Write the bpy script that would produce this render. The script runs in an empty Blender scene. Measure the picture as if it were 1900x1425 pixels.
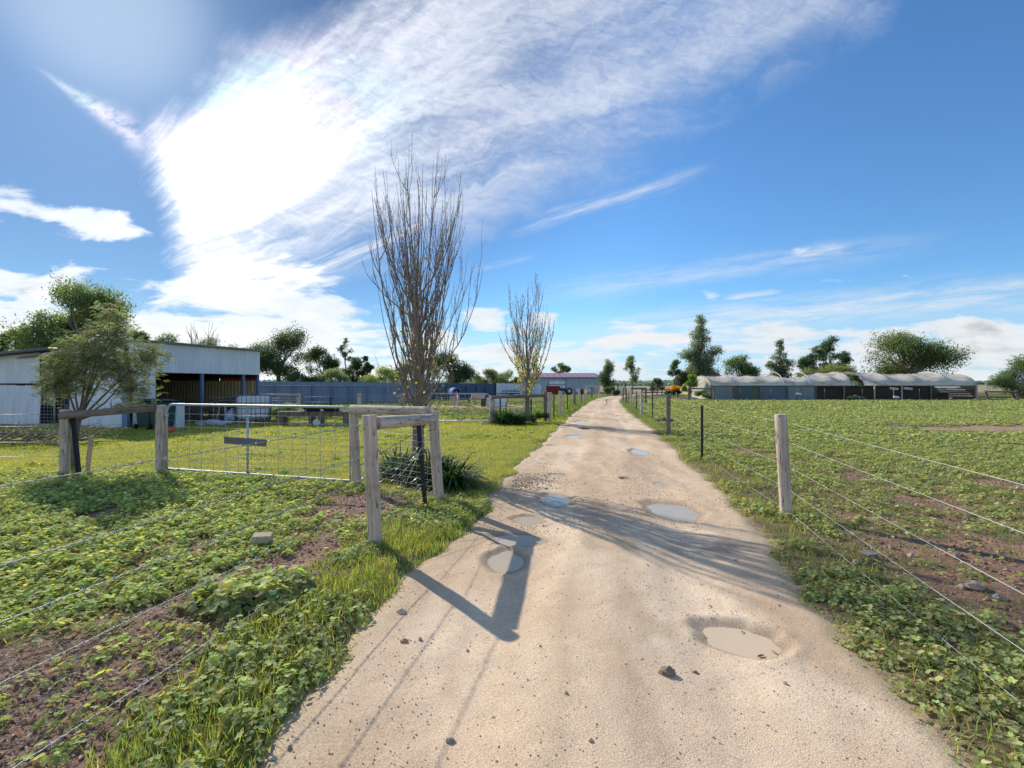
import bpy, math, random
import numpy as np
from mathutils import Vector, Matrix
random.seed(7)
RNG = np.random.default_rng(11)
SC = bpy.context.scene
COL = SC.collection
F = 900.0; CX = 950.0; CY = 712.0; CH = 1.6      # survey of the photograph: focal length, principal point, eye height
PI = math.pi

def G(px, py):
    """ground point seen at a place of the photograph"""
    d = py - CY
    return ((px - CX) / d * CH, F * CH / d)
def XZ(px, py, Y):
    return ((px - CX) / F * Y, CH - (py - CY) / F * Y)

# ------------------------------------------------------------------ noise
def _h(ix, iy, seed):
    n = (ix.astype(np.int64) * 374761393 + iy.astype(np.int64) * 668265263 + seed * 974711) & 0xffffffff
    n = ((n ^ (n >> 13)) * 1274126177) & 0xffffffff
    n = (n ^ (n >> 16)) & 0xffffffff
    return n / 4294967295.0
def vnoise(x, y, seed=0):
    x = np.asarray(x, float); y = np.asarray(y, float)
    ix = np.floor(x); iy = np.floor(y)
    fx = x - ix; fy = y - iy
    fx = fx * fx * (3 - 2 * fx); fy = fy * fy * (3 - 2 * fy)
    a = _h(ix, iy, seed); b = _h(ix + 1, iy, seed); c = _h(ix, iy + 1, seed); d = _h(ix + 1, iy + 1, seed)
    return (a * (1 - fx) + b * fx) * (1 - fy) + (c * (1 - fx) + d * fx) * fy
def fbm(x, y, s=1.0, o=4, seed=0):
    t = 0; a = 1; w = 0
    for i in range(o):
        t = t + a * vnoise(np.asarray(x) * s * 2 ** i + 17.3 * i, np.asarray(y) * s * 2 ** i - 9.1 * i, seed + i); w += a; a *= .5
    return t / w
def sstep(a, b, x):
    t = np.clip((np.asarray(x, float) - a) / (b - a), 0, 1)
    return t * t * (3 - 2 * t)

# ------------------------------------------------------------------ mesh builder
class MB:
    def __init__(s): s.v = []; s.f = []; s.c = []; s.n = 0; s.sm = []
    def add(s, vs, fs, col=None, smooth=False):
        vs = [tuple(map(float, p)) for p in vs]
        s.v += vs; s.f += [tuple(i + s.n for i in f) for f in fs]; s.sm += [smooth] * len(fs)
        s.c += [col or (1, 1, 1)] * len(vs); s.n += len(vs); return s
    def box(s, c, size, rz=0, rx=0, ry=0, col=None, taper=1.0, bev=0):
        M = Matrix.Translation(Vector(c)) @ Matrix.Rotation(rz, 4, 'Z') @ Matrix.Rotation(ry, 4, 'Y') @ Matrix.Rotation(rx, 4, 'X')
        x, y, z = [q / 2 for q in size]
        if bev <= 0:
            vs = [M @ Vector((sx * x * (taper if sz < 0 else 1), sy * y * (taper if sz < 0 else 1), sz * z)) for sz in (-1, 1) for sy in (-1, 1) for sx in (-1, 1)]
            return s.add(vs, [(0, 2, 3, 1), (4, 5, 7, 6), (0, 1, 5, 4), (2, 6, 7, 3), (0, 4, 6, 2), (1, 3, 7, 5)], col)
        b = bev; prof = [(-x + b, -y), (x - b, -y), (x, -y + b), (x, y - b), (x - b, y), (-x + b, y), (-x, y - b), (-x, -y + b)]
        vs = []
        lv = [(-z, .0), (-z + b, 1), (z - b, 1), (z, 0)]
        for zz, full in lv:
            k = taper + (1 - taper) * (zz + z) / (2 * z)
            for (px, py) in prof:
                if not full: px *= (x - b) / x; py *= (y - b) / y
                vs.append(M @ Vector((px * k, py * k, zz)))
        fs = [tuple(range(7, -1, -1)), tuple(range(24, 32))]
        for r in range(3):
            for i in range(8):
                j = (i + 1) % 8; fs.append((r * 8 + i, r * 8 + j, r * 8 + 8 + j, r * 8 + 8 + i))
        return s.add(vs, fs, col)
    def tube(s, pts, rad, n=6, col=None, cap=True, smooth=True):
        pts = [Vector(p) for p in pts]; m = len(pts)
        if not hasattr(rad, '__len__'): rad = [rad] * m
        up = Vector((0, 0, 1)); prev = None; vs = []
        for i, p in enumerate(pts):
            t = (pts[min(i + 1, m - 1)] - pts[max(i - 1, 0)])
            t = t.normalized() if t.length > 1e-9 else Vector((0, 0, 1))
            if prev is None:
                a = t.cross(up)
                if a.length < .1: a = t.cross(Vector((1, 0, 0)))
            else: a = prev - t * prev.dot(t)
            a.normalize(); prev = a; b = t.cross(a)
            for k in range(n):
                q = 2 * PI * k / n; vs.append(p + (a * math.cos(q) + b * math.sin(q)) * rad[i])
        fs = []
        for i in range(m - 1):
            for k in range(n):
                l = (k + 1) % n; fs.append((i * n + k, i * n + l, i * n + n + l, i * n + n + k))
        if cap: fs += [tuple(range(n - 1, -1, -1)), tuple(range((m - 1) * n, m * n))]
        return s.add(vs, fs, col, smooth)
    def lathe(s, prof, c=(0, 0, 0), n=20, col=None, smooth=True):
        vs = []; m = len(prof)
        for r, z in prof:
            for k in range(n):
                q = 2 * PI * k / n; vs.append((c[0] + r * math.cos(q), c[1] + r * math.sin(q), c[2] + z))
        fs = [(i * n + k, i * n + (k + 1) % n, i * n + n + (k + 1) % n, i * n + n + k) for i in range(m - 1) for k in range(n)]
        fs += [tuple(range(n - 1, -1, -1)), tuple(range((m - 1) * n, m * n))]
        return s.add(vs, fs, col, smooth)
    def build(s, name, mat, parent=None, loc=None):
        me = bpy.data.meshes.new(name); me.from_pydata(s.v, [], s.f)
        me.polygons.foreach_set('use_smooth', s.sm)
        at = me.color_attributes.new('Col', 'FLOAT_COLOR', 'POINT')
        a = np.ones((len(s.v), 4)); a[:, :3] = np.array(s.c).reshape(-1, 3); at.data.foreach_set('color', a.ravel())
        me.validate(); me.update()
        return link(name, me, mat, parent, loc)
def link(name, me, mat, parent=None, loc=None):
    if mat is not None: me.materials.append(mat)
    o = bpy.data.objects.new(name, me); COL.objects.link(o)
    if parent is not None: o.parent = parent
    if loc: o.location = loc
    return o
def npmesh(name, V, T, C, mat, parent=None, smooth=False):
    """triangle soup from arrays"""
    me = bpy.data.meshes.new(name)
    nv, nf = len(V), len(T)
    me.vertices.add(nv); me.vertices.foreach_set('co', np.asarray(V, np.float32).ravel())
    me.loops.add(nf * 3); me.loops.foreach_set('vertex_index', np.asarray(T, np.int32).ravel())
    me.polygons.add(nf); me.polygons.foreach_set('loop_start', np.arange(0, nf * 3, 3, dtype=np.int32))
    me.polygons.foreach_set('use_smooth', np.full(nf, smooth))
    at = me.color_attributes.new('Col', 'FLOAT_COLOR', 'POINT')
    a = np.ones((nv, 4), np.float32); a[:, :3] = C; at.data.foreach_set('color', a.ravel())
    me.update(calc_edges=True)
    return link(name, me, mat, parent)
def tag(o, label=None, cat=None, group=None, kind=None):
    if label: o['label'] = label
    if cat: o['category'] = cat
    if group: o['group'] = group
    if kind: o['kind'] = kind
    return o
def thing(name, label, cat, loc=(0, 0, 0), rz=0, group=None):
    o = bpy.data.objects.new(name, None); COL.objects.link(o); o.empty_display_size = .1
    o.location = loc; o.rotation_euler = (0, 0, rz)
    return tag(o, label, cat, group)
def shift(mb, loc):
    """builder in world coordinates -> local to a thing standing at loc"""
    mb.v = [(a - loc[0], b - loc[1], c - loc[2]) for a, b, c in mb.v]; return mb

# instancing by arrays
def inst(tv, tf, pos, yaw, tilt, tdir, sc, col):
    """template verts/tris placed N times: yaw about z, then tilt about a horizontal axis at tdir"""
    tv = np.asarray(tv, float); tf = np.asarray(tf, int); N = len(pos); k = len(tv)
    sc = np.asarray(sc, float)
    if sc.ndim == 1: sc = np.stack([sc] * 3, 1)
    P = tv[None] * sc[:, None, :]
    c, s_ = np.cos(yaw)[:, None], np.sin(yaw)[:, None]
    x = P[..., 0] * c - P[..., 1] * s_; y = P[..., 0] * s_ + P[..., 1] * c; z = P[..., 2]
    ax, ay = np.cos(tdir)[:, None], np.sin(tdir)[:, None]      # leans toward tdir
    ct, st = np.cos(tilt)[:, None], np.sin(tilt)[:, None]
    r = x * ax + y * ay; q = -x * ay + y * ax
    r2 = r * ct + z * st; z2 = -r * st + z * ct
    x = r2 * ax - q * ay; y = r2 * ay + q * ax
    V = np.stack([x + pos[:, 0:1], y + pos[:, 1:2], z2 + pos[:, 2:3]], 2).reshape(-1, 3)
    T = (tf[None] + (np.arange(N) * k)[:, None, None]).reshape(-1, 3)
    C = np.repeat(col, k, 0)
    return V, T, C
def cat(parts):
    V = []; T = []; C = []; n = 0
    for v, t, c in parts:
        if len(v) == 0: continue
        V.append(v); T.append(t + n); C.append(c); n += len(v)
    return np.concatenate(V), np.concatenate(T), np.concatenate(C)
def jitter(base, n, amt=.25, rng=RNG, hue=.1):
    b = np.tile(np.array(base, float), (n, 1))
    b *= (1 + amt * (rng.random((n, 1)) * 2 - 1))
    b *= (1 + hue * (rng.random((n, 3)) * 2 - 1))
    return np.clip(b, 0, 1)

# ------------------------------------------------------------------ materials
class NT:
    def __init__(s, nt): s.nt = nt
    def node(s, t, **kw):
        n = s.nt.nodes.new(t)
        for k, v in kw.items(): setattr(n, k, v)
        return n
    def put(s, sock, v):
        if isinstance(v, E): s.nt.links.new(v.s, sock)
        elif isinstance(v, bpy.types.NodeSocket): s.nt.links.new(v, sock)
        else: sock.default_value = v
    def m(s, op, a, b=0.0, c=0.0):
        n = s.node('ShaderNodeMath', operation=op)
        s.put(n.inputs[0], a); s.put(n.inputs[1], b); s.put(n.inputs[2], c)
        return E(s, n.outputs[0])
    def ss(s, a, b, x):
        n = s.node('ShaderNodeMapRange', interpolation_type='SMOOTHSTEP')
        s.put(n.inputs[0], x); s.put(n.inputs[1], a); s.put(n.inputs[2], b); n.inputs[3].default_value = 0; n.inputs[4].default_value = 1
        return E(s, n.outputs[0])
    def xyz(s, x, y, z=0.0):
        n = s.node('ShaderNodeCombineXYZ'); s.put(n.inputs[0], x); s.put(n.inputs[1], y); s.put(n.inputs[2], z); return E(s, n.outputs[0])
    def noise(s, vec, scale=5., detail=4., rough=.55, dist=0., lac=2.0):
        n = s.node('ShaderNodeTexNoise'); s.put(n.inputs['Vector'], vec)
        n.inputs['Scale'].default_value = scale; n.inputs['Detail'].default_value = detail
        n.inputs['Roughness'].default_value = rough; n.inputs['Distortion'].default_value = dist; n.inputs['Lacunarity'].default_value = lac
        return E(s, n.outputs[0])
    def mix(s, f, a, b, mode='MIX'):
        n = s.node('ShaderNodeMix', data_type='RGBA', blend_type=mode)
        s.put(n.inputs[0], f)
        for i, v in ((6, a), (7, b)):
            if isinstance(v, tuple) and len(v) == 3: v = v + (1.,)
            s.put(n.inputs[i], v)
        return E(s, n.outputs[2])
    def obj(s): return E(s, s.node('ShaderNodeTexCoord').outputs['Object'])
    def geo(s): return E(s, s.node('ShaderNodeNewGeometry').outputs['Position'])
    def attr(s, nm='Col'):
        n = s.node('ShaderNodeVertexColor'); n.layer_name = nm; return E(s, n.outputs[0])
    def sep(s, v):
        n = s.node('ShaderNodeSeparateXYZ'); s.put(n.inputs[0], v); return [E(s, o) for o in n.outputs]
    def vor(s, vec, scale, feature='F1'):
        n = s.node('ShaderNodeTexVoronoi', feature=feature); s.put(n.inputs['Vector'], vec); n.inputs['Scale'].default_value = scale
        return E(s, n.outputs['Distance']), E(s, n.outputs['Color'] if feature == 'F1' else n.outputs[0])
    def bump(s, h, strength=.5, dist=.01):
        n = s.node('ShaderNodeBump'); s.put(n.inputs['Height'], h); n.inputs['Strength'].default_value = strength; n.inputs['Distance'].default_value = dist
        return E(s, n.outputs[0])
    def mapv(s, v, sc):
        n = s.node('ShaderNodeMapping'); s.put(n.inputs[0], v); n.inputs['Scale'].default_value = sc; return E(s, n.outputs[0])
class E:
    def __init__(s, t, sock): s.t = t; s.s = sock
    def __add__(a, b): return a.t.m('ADD', a, b)
    __radd__ = __add__
    def __sub__(a, b): return a.t.m('SUBTRACT', a, b)
    def __rsub__(a, b): return a.t.m('SUBTRACT', b, a)
    def __mul__(a, b): return a.t.m('MULTIPLY', a, b)
    __rmul__ = __mul__
    def __truediv__(a, b): return a.t.m('DIVIDE', a, b)
    def __rtruediv__(a, b): return a.t.m('DIVIDE', b, a)
    def mx(a, b): return a.t.m('MAXIMUM', a, b)
    def mn(a, b): return a.t.m('MINIMUM', a, b)
    def pw(a, b): return a.t.m('POWER', a, b)
    def ex(a): return a.t.m('EXPONENT', a)
    def ab(a): return a.t.m('ABSOLUTE', a)
    def cl(a): return a.mx(0.).mn(1.)

def newmat(name):
    m = bpy.data.materials.new(name); m.use_nodes = True
    nt = m.node_tree; nt.nodes.clear(); t = NT(nt)
    out = t.node('ShaderNodeOutputMaterial'); p = t.node('ShaderNodeBsdfPrincipled')
    nt.links.new(p.outputs[0], out.inputs[0])
    return m, t, p, out
def basic(name, col, rough=.6, metal=0., var=.12, scale=3., bump=.0, dirt=None, spec=.5, usecol=False):
    m, t, p, out = newmat(name)
    o = t.obj(); n = t.noise(o, scale, 6, .6)
    c = t.mix(n, tuple(x * (1 - var * 2) for x in col), tuple(min(1, x * (1 + var)) for x in col))
    if usecol: c = t.mix(1., c, t.attr(), 'MULTIPLY')
    if dirt:
        d = t.ss(.5, .75, t.noise(o, scale * 2.3, 8, .7)); c = t.mix(d * .7, c, dirt)
    t.put(p.inputs['Base Color'], c); p.inputs['Metallic'].default_value = metal
    t.put(p.inputs['Roughness'], n * .2 + (rough - .1)); p.inputs['Specular IOR Level'].default_value = spec
    if bump: t.put(p.inputs['Normal'], t.bump(t.noise(o, scale * 8, 6, .6), bump, .01))
    return m
def leafmat(name, trans=.45, rough=.7, gain=1.0, tint=(1.25, 1.2, .5)):
    m, t, p, out = newmat(name)
    c = t.attr()
    g = t.mix(1., c, (gain, gain, gain), 'MULTIPLY')
    t.put(p.inputs['Base Color'], g); p.inputs['Roughness'].default_value = rough; p.inputs['Specular IOR Level'].default_value = .2
    tr = t.node('ShaderNodeBsdfTranslucent'); t.put(tr.inputs[0], t.mix(1., g, tint, 'MULTIPLY'))
    mx = t.node('ShaderNodeMixShader'); mx.inputs[0].default_value = trans
    t.nt.links.new(p.outputs[0], mx.inputs[1]); t.nt.links.new(tr.outputs[0], mx.inputs[2]); t.nt.links.new(mx.outputs[0], out.inputs[0])
    return m
M = {}
M['leaf'] = leafmat('leaf', .48, .7, 2.0)
M['grassblade'] = leafmat('grassblade', .5, .6, 1.5)
M['treeleaf'] = leafmat('treeleaf', .46, .5, 2.9, (1.15, 1.2, .6))
M['strap'] = leafmat('strapleaf', .3, .35, 1.3)
M['dry'] = leafmat('dryleaf', .2, .8, 1.0, (1.1, 1., .8))

def woodmat(name, a, b, dark=(.06, .045, .035), red=(.22, .1, .06)):
    m, t, p, out = newmat(name)
    o = t.obj(); g = t.noise(t.mapv(o, (38, 38, 1.6)), 1., 6, .65, .4)
    big = t.noise(o, 4., 3, .5)
    c = t.mix(t.ss(.3, .7, g), a, b)
    c = t.mix(t.ss(.52, .72, big) * .55, c, red)
    cr = t.ss(.035, .0, (t.noise(t.mapv(o, (16, 16, 1.1)), 1., 3, .55, 1.2) - .5).ab())      # drying cracks
    cr2 = cr * t.ss(.42, .6, t.noise(o, 5., 2, .5))
    c = t.mix(cr2 * .95, c, dark); c = t.mix(t.ss(.55, .7, t.noise(t.mapv(o, (9, 9, 2.2)), 1., 6, .7, .8)) * .5, c, tuple(x * .45 for x in a))
    d, _ = t.vor(t.mapv(o, (1, 1, .7)), 8.)
    c = t.mix(t.ss(.11, .05, d) * .8, c, dark)
    t.put(p.inputs['Base Color'], c); p.inputs['Roughness'].default_value = .85; p.inputs['Specular IOR Level'].default_value = .2
    t.put(p.inputs['Normal'], t.bump(g * .5 - cr2, .8, .006))
    return m
M['post'] = woodmat('weathered pine', (.46, .37, .3), (.76, .63, .51))
M['post_side'] = woodmat('weathered pine rail', (.42, .35, .28), (.7, .6, .48), red=(.3, .2, .13))
M['post_dark'] = woodmat('old grey timber', (.16, .13, .11), (.3, .25, .21))
M['plank'] = basic('grey plank', (.2, .19, .19), .85, 0, .3, 12, .4)
M['endgrain'] = basic('end grain', (.5, .46, .38), .85, 0, .3, 30, .3, (.22, .18, .13))
M['galv'] = basic('galvanised steel', (.5, .52, .56), .5, .5, .12, 20)
M['wire'] = basic('galvanised wire', (.43, .43, .44), .5, .3, .1, 60)
M['ewire'] = basic('white fence wire', (.62, .62, .6), .5, .0, .06, 60)
M['picket'] = basic('black steel picket', (.018, .018, .024), .5, .2, .3, 20)
M['bark'] = basic('bark', (.2, .165, .135), .9, 0, .4, 14, .6)
M['bark_poplar'] = basic('poplar bark', (.31, .255, .205), .85, 0, .4, 10, .5)
M['bark_grey'] = basic('gum bark', (.34, .29, .25), .85, 0, .35, 6, .4)
M['white_plastic'] = basic('white plastic', (.75, .77, .8), .45, 0, .06, 2)
M['rusty'] = basic('rusty steel', (.2, .1, .06), .8, .2, .4, 8)
M['blackplastic'] = basic('black plastic', (.02, .02, .022), .5)
M['darkcage'] = basic('cage steel', (.25, .27, .3), .5, .6)

def sheetmat(name, col, dirt=(.35, .3, .26), amt=.25, rough=.42):
    m, t, p, out = newmat(name)
    o = t.obj(); n = t.noise(t.mapv(o, (3, 3, .5)), 1., 6, .6); n2 = t.noise(o, 9., 6, .65)
    c = t.mix(t.ss(.35, .7, n), tuple(x * .86 for x in col), col)
    c = t.mix(t.ss(.55, .75, n2) * amt, c, dirt)
    t.put(p.inputs['Base Color'], c); p.inputs['Roughness'].default_value = rough
    return m
M['sheet_white'] = sheetmat('off white steel sheet', (.78, .82, .88))
M['sheet_cream'] = sheetmat('cream steel sheet', (.62, .5, .27), (.2, .12, .07), .5, .6)
M['gap_daylight'] = sheetmat('red daylight gap', (.35, .05, .03))  # red tint of daylight in the wall gap, put into the colour
M['sheet_blue'] = sheetmat('blue steel', (.12, .2, .38), rough=.4)
M['sheet_slate'] = sheetmat('slate steel', (.13, .16, .2), (.1, .1, .1))
M['sheet_grey'] = sheetmat('grey shed steel', (.4, .52, .6), amt=.08)
M['roof_maroon'] = sheetmat('maroon roof steel', (.36, .17, .22), (.5, .3, .3), .2)
M['roof_zinc'] = sheetmat('zinc roof steel', (.42, .42, .42), (.25, .2, .17), .4)
M['dark_inside'] = basic('dark timber and indoor shade', (.06, .045, .035), .9, 0, .3, 3)  # dark timber; on interior walls the colour also carries the indoor shade
M['fence_blue'] = sheetmat('blue grey fence steel', (.21, .28, .4), (.32, .37, .43), .3, .5)
M['fence_teal'] = sheetmat('teal fence steel', (.06, .11, .19), (.12, .1, .2), .3, .5)
M['bin_green'] = basic('dark green plastic', (.015, .06, .06), .45, 0, .1, 3)
M['red'] = basic('red painted steel', (.24, .02, .015), .6, 0, .3, 2)
M['stone'] = basic('stone', (.5, .42, .34), .9, 0, .3, 20, .6)
M['bluecloth'] = basic('blue rug', (.08, .17, .45), .8, 0, .4, 7, .3)
M['paleblue'] = basic('pale tarp', (.45, .52, .62), .6, 0, .3, 6, .5)
M['orange'] = basic('orange plastic', (.7, .12, .04), .5)

# ------------------------------------------------------------------ road and field survey
_L = [(450,1425),(545,1300),(640,1200),(735,1100),(845,1000),(885,955),(930,900),(980,850),(1008,820),(1040,788),(1062,769),(1078,756),(1095,745),(1111,738),(1136,734)]
_R = [(1795,1425),(1665,1300),(1560,1200),(1478,1100),(1410,1000),(1382,955),(1328,900),(1272,850),(1234,820),(1199,788),(1171,769),(1158,756),(1149,745),(1152,738),(1166,734)]
_l = np.array([G(*p) for p in _L]); _r = np.array([G(*p) for p in _R])
_l = np.vstack([[-1.5, -3.], _l, [_l[-1, 0] + 16, _l[-1, 1] + 26], [_l[-1, 0] + 60, _l[-1, 1] + 60]])
_r = np.vstack([[1.6, -3.], _r, [_r[-1, 0] + 17, _r[-1, 1] + 26], [_r[-1, 0] + 61, _r[-1, 1] + 60]])
def XLc(y): return np.interp(y, _l[:, 1], _l[:, 0])
def XRc(y): return np.interp(y, _r[:, 1], _r[:, 0])
def XL(y): return XLc(y) + (fbm(y, y * 0, 1.6, 4, 3) - .5) * .34
def XR(y): return XRc(y) + (fbm(y, y * 0 + 5, 1.6, 4, 9) - .5) * .34
def road_in(x, y):
    """distance inside the driveway (negative outside)"""
    return np.minimum(x - XL(y), XR(y) - x)
def fence_y(x):          # line of the gate fence: lawn lies beyond it
    return np.interp(x, [-60, -7.75, -6.2, -2.39, -.97, 0], [9., 8.4, 8.6, 7.46, 6.55, 6.2])

def masks(x, y):
    x = np.asarray(x, float); y = np.asarray(y, float)
    r = road_in(x, y); left = x < (XL(y) + XR(y)) / 2
    dl = XL(y) - x; dr = x - XR(y)
    n1 = fbm(x, y, .9, 4, 21); n2 = fbm(x, y, 2.6, 4, 31); n3 = fbm(x, y, .35, 3, 41)
    fy = fence_y(x)
    lawn = left * sstep(-.25, .25, y - fy)
    lawn = np.where(x < -1, lawn, left * sstep(6.2, 6.8, y + n1 * .3))
    verge_w = np.interp(y, [0, 3, 5, 8], [.5, .62, .75, .8])
    vl = left * sstep(-.07, -.0, dl) * (1 - sstep(verge_w - .1, verge_w + .18, dl + (n2 - .5) * .3)) * (1 - lawn)
    bare = left * sstep(verge_w, verge_w + .2, dl + (n2 - .5) * .35) * (1 - sstep(verge_w + .55, verge_w + .95, dl + (n1 - .5) * .9)) * (1 - lawn) * (1 - sstep(4.3, 5.4, y))
    bare2 = left * np.exp(-(((x + 1.95) / .75) ** 2 + ((y - 6.3) / .95) ** 2)) * (1 - lawn)
    near = left * (1 - lawn) * sstep(verge_w, verge_w + .3, dl)
    lit = near * (1 - sstep(2.75, 3.4, y + (n1 - .5) * 1.5 - (x + 2) * .12))
    mal = near * (1 - lit) * sstep(.40, .52, n1 * .5 + n2 * .5 + .09 * sstep(4, 7, y)) * (1 - np.clip(bare2 * 1.3, 0, 1)) * (1 - bare)
    # right side
    vr = (1 - left) * sstep(-.07, .0, dr) * (1 - sstep(.7, 1.1, dr + (n2 - .5) * .4))
    dirt = (1 - left) * (np.exp(-(((x - 4.0) / 1.2) ** 2 + ((y - 3.9) / 1.7) ** 2)) * .16 + np.exp(-(((x - 8) / 3.) ** 2 + ((y - 7.5) / .9) ** 2)) * .08 + np.exp(-(((y - 17. + (n2 - .5) * 2.5) / 1.1) ** 2)) * sstep(11.5, 15.5, x + (n1 - .5) * 6) * .5
                         + np.exp(-(((x - 5.6) / .5) ** 2 + ((y - 10.) / 1.6) ** 2)) * .2)
    field = (1 - left) * sstep(.7, 1.1, dr) * sstep(.40, .52, n1 * .35 + n2 * .45 + n3 * .2 + .03 + .07 * sstep(5, 12, y) - dirt)
    dirt2 = left * np.exp(-(((y - 34.) / 3.5) ** 2)) * sstep(-9, -5, x) * (1 - sstep(0., 4., x))
    return dict(r=r, left=left, dl=dl, dr=dr, lawn=lawn * sstep(0, .05, dl), vl=vl, bare=bare, bare2=bare2, lit=lit, mal=mal, vr=vr, field=field, dirt=dirt, dirt2=dirt2, n1=n1, n2=n2, n3=n3)
def gz(x, y):
    """height of the ground"""
    r = road_in(x, y)
    h = (fbm(x, y, 1.1, 4, 51) - .5) * .07 + (fbm(x, y, 9., 3, 61) - .5) * .028
    h = h * (1 + .0 * x) + .03
    far = sstep(25, 60, y); h = h * (1 - far) + far * .0
    return h * (1 - sstep(-.16, .0, r)) - .16 * sstep(.0, .25, r) - .012 * sstep(-.12, .02, r)

# ------------------------------------------------------------------ ground
def axis(lo, hi, f0, f1, step, grow):
    a = list(np.arange(f0, f1 + 1e-6, step)); s = step; v = f1
    while v < hi: s *= grow; v += s; a.append(min(v, hi))
    s = step; v = f0; b = []
    while v > lo: s *= grow; v -= s; b.append(max(v, lo))
    return np.array(b[::-1] + a)
gx = axis(-3000, 3000, -5.5, 6.5, .04, 1.045); gy = axis(-60, 4000, 1.6, 9.0, .04, 1.03)
GX, GY = np.meshgrid(gx, gy); nx, ny = len(gx), len(gy)
x_, y_ = GX.ravel(), GY.ravel(); mk = masks(x_, y_)
soil = np.array([.33, .215, .16]); soil_r = np.array([.44, .28, .19]); green = np.array([.15, .19, .06]); ygreen = np.array([.26, .3, .06]); tan = np.array([.45, .32, .22]); straw = np.array([.36, .32, .2])
def mixc(a, b, t): return a * (1 - t[:, None]) + b * t[:, None]
gc = mixc(np.tile(soil, (len(x_), 1)), soil_r, sstep(.35, .65, mk['n1']))
gc = mixc(gc, np.array([.34, .225, .175]), np.clip(mk['bare'] + mk['bare2'], 0, 1) * .7)
gc = mixc(gc, np.array([.34, .2, .14]), (1 - mk['left']) * .5)
vg = np.clip(mk['vl'] + mk['vr'] + mk['mal'] + mk['field'], 0, 1)
edge = sstep(-.09, -.02, mk['r']); gc = mixc(gc, np.array([.5, .4, .28]), edge * .8)
gc = mixc(gc, green * .75, (1 - edge * .6) * vg * (.6 + .35 * sstep(8, 20, y_)))
gc = mixc(gc, ygreen * (0.75 + .5 * mk['n2'][:, None]), mk['lawn'] * .85)
padl = mk['left'] * sstep(19., 22., y_); gc = mixc(gc, np.array([.15, .18, .05]) * (0.6 + .8 * mk['n2'][:, None]), padl * .9)
gc = mixc(gc, tan * 1.1, np.clip(mk['dirt'] * 1.6 * sstep(12, 14, y_) + mk['dirt2'] * .9, 0, 1))
gc = mixc(gc, straw, sstep(75, 110, y_)); gc = mixc(gc, np.array([.17, .2, .12]), sstep(300, 600, y_) * sstep(.45, .55, fbm(x_, y_, .004, 3, 5)) * .6)
fi = np.arange((nx - 1) * (ny - 1)); r0 = (fi // (nx - 1)) * nx + fi % (nx - 1)
T = np.concatenate([np.stack([r0, r0 + 1, r0 + nx + 1], 1), np.stack([r0, r0 + nx + 1, r0 + nx], 1)])
m, t, p, out = newmat('soil and turf')
o = t.geo(); col = t.attr()
n = t.noise(o, 28., 8, .7); n_b = t.noise(o, 3., 5, .6); n_c = t.noise(o, 140., 4, .6)
c = t.mix(1., col, t.mix(t.ss(.3, .7, n), (.55, .55, .55), (1.35, 1.35, 1.35)), 'MULTIPLY')
c = t.mix(1., c, t.mix(t.ss(.3, .7, n_b), (.8, .8, .8), (1.2, 1.15, 1.1)), 'MULTIPLY')
t.put(p.inputs['Base Color'], c); p.inputs['Roughness'].default_value = .95; p.inputs['Specular IOR Level'].default_value = .15
t.put(p.inputs['Normal'], t.bump(n + n_c * .4, .9, .03))
npmesh('ground', np.stack([x_, y_, gz(x_, y_)], 1), T, gc, m, smooth=True)['kind'] = 'structure'

# ------------------------------------------------------------------ driveway with potholes
PUD = [(1383,1189,124,62,.05,.3),(1250,949,86,32,.035,.1),(1027,925,56,22,.028,.05),(980,963,58,13,.02,0),(940,1041,66,40,.022,0),(962,1001,78,20,.018,.2),(1186,838,27,10,.02,0),
       (1066,809,30,4,.02,0),(1078,782,22,3,.02,0),(1153,771,13,2.5,.02,0),(1155,782,16,3,.02,0),(1222,897,15,5,.012,0),(1160,889,18,4,.012,0),(1033,881,24,4,.012,0),(1022,826,16,3,.012,0)]
PW = []
for (px, py, w, h, dep, rot) in PUD:
    cx, cy = G(px, py); rx = w / 2 / (py - CY) * CH
    ya = G(px, py - h / 2)[1]; yb = G(px, py + h / 2)[1]
    PW.append((cx, (ya + yb) / 2, rx * .93, (ya - yb) / 2 * .93, dep, rot))
def pud_r(x, y, P, i):
    cx, cy, rx, ry, dep, rot = P
    dx = (x - cx); dy = (y - cy); dx = dx + dy * rot * .3
    a = np.arctan2(dy / ry, dx / rx)
    return np.hypot(dx / rx, dy / ry) * (1 + .36 * (fbm(np.cos(a) * 1.3 + 9 * i, np.sin(a) * 1.3, 1., 3, 71) - .5) * 2)
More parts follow.
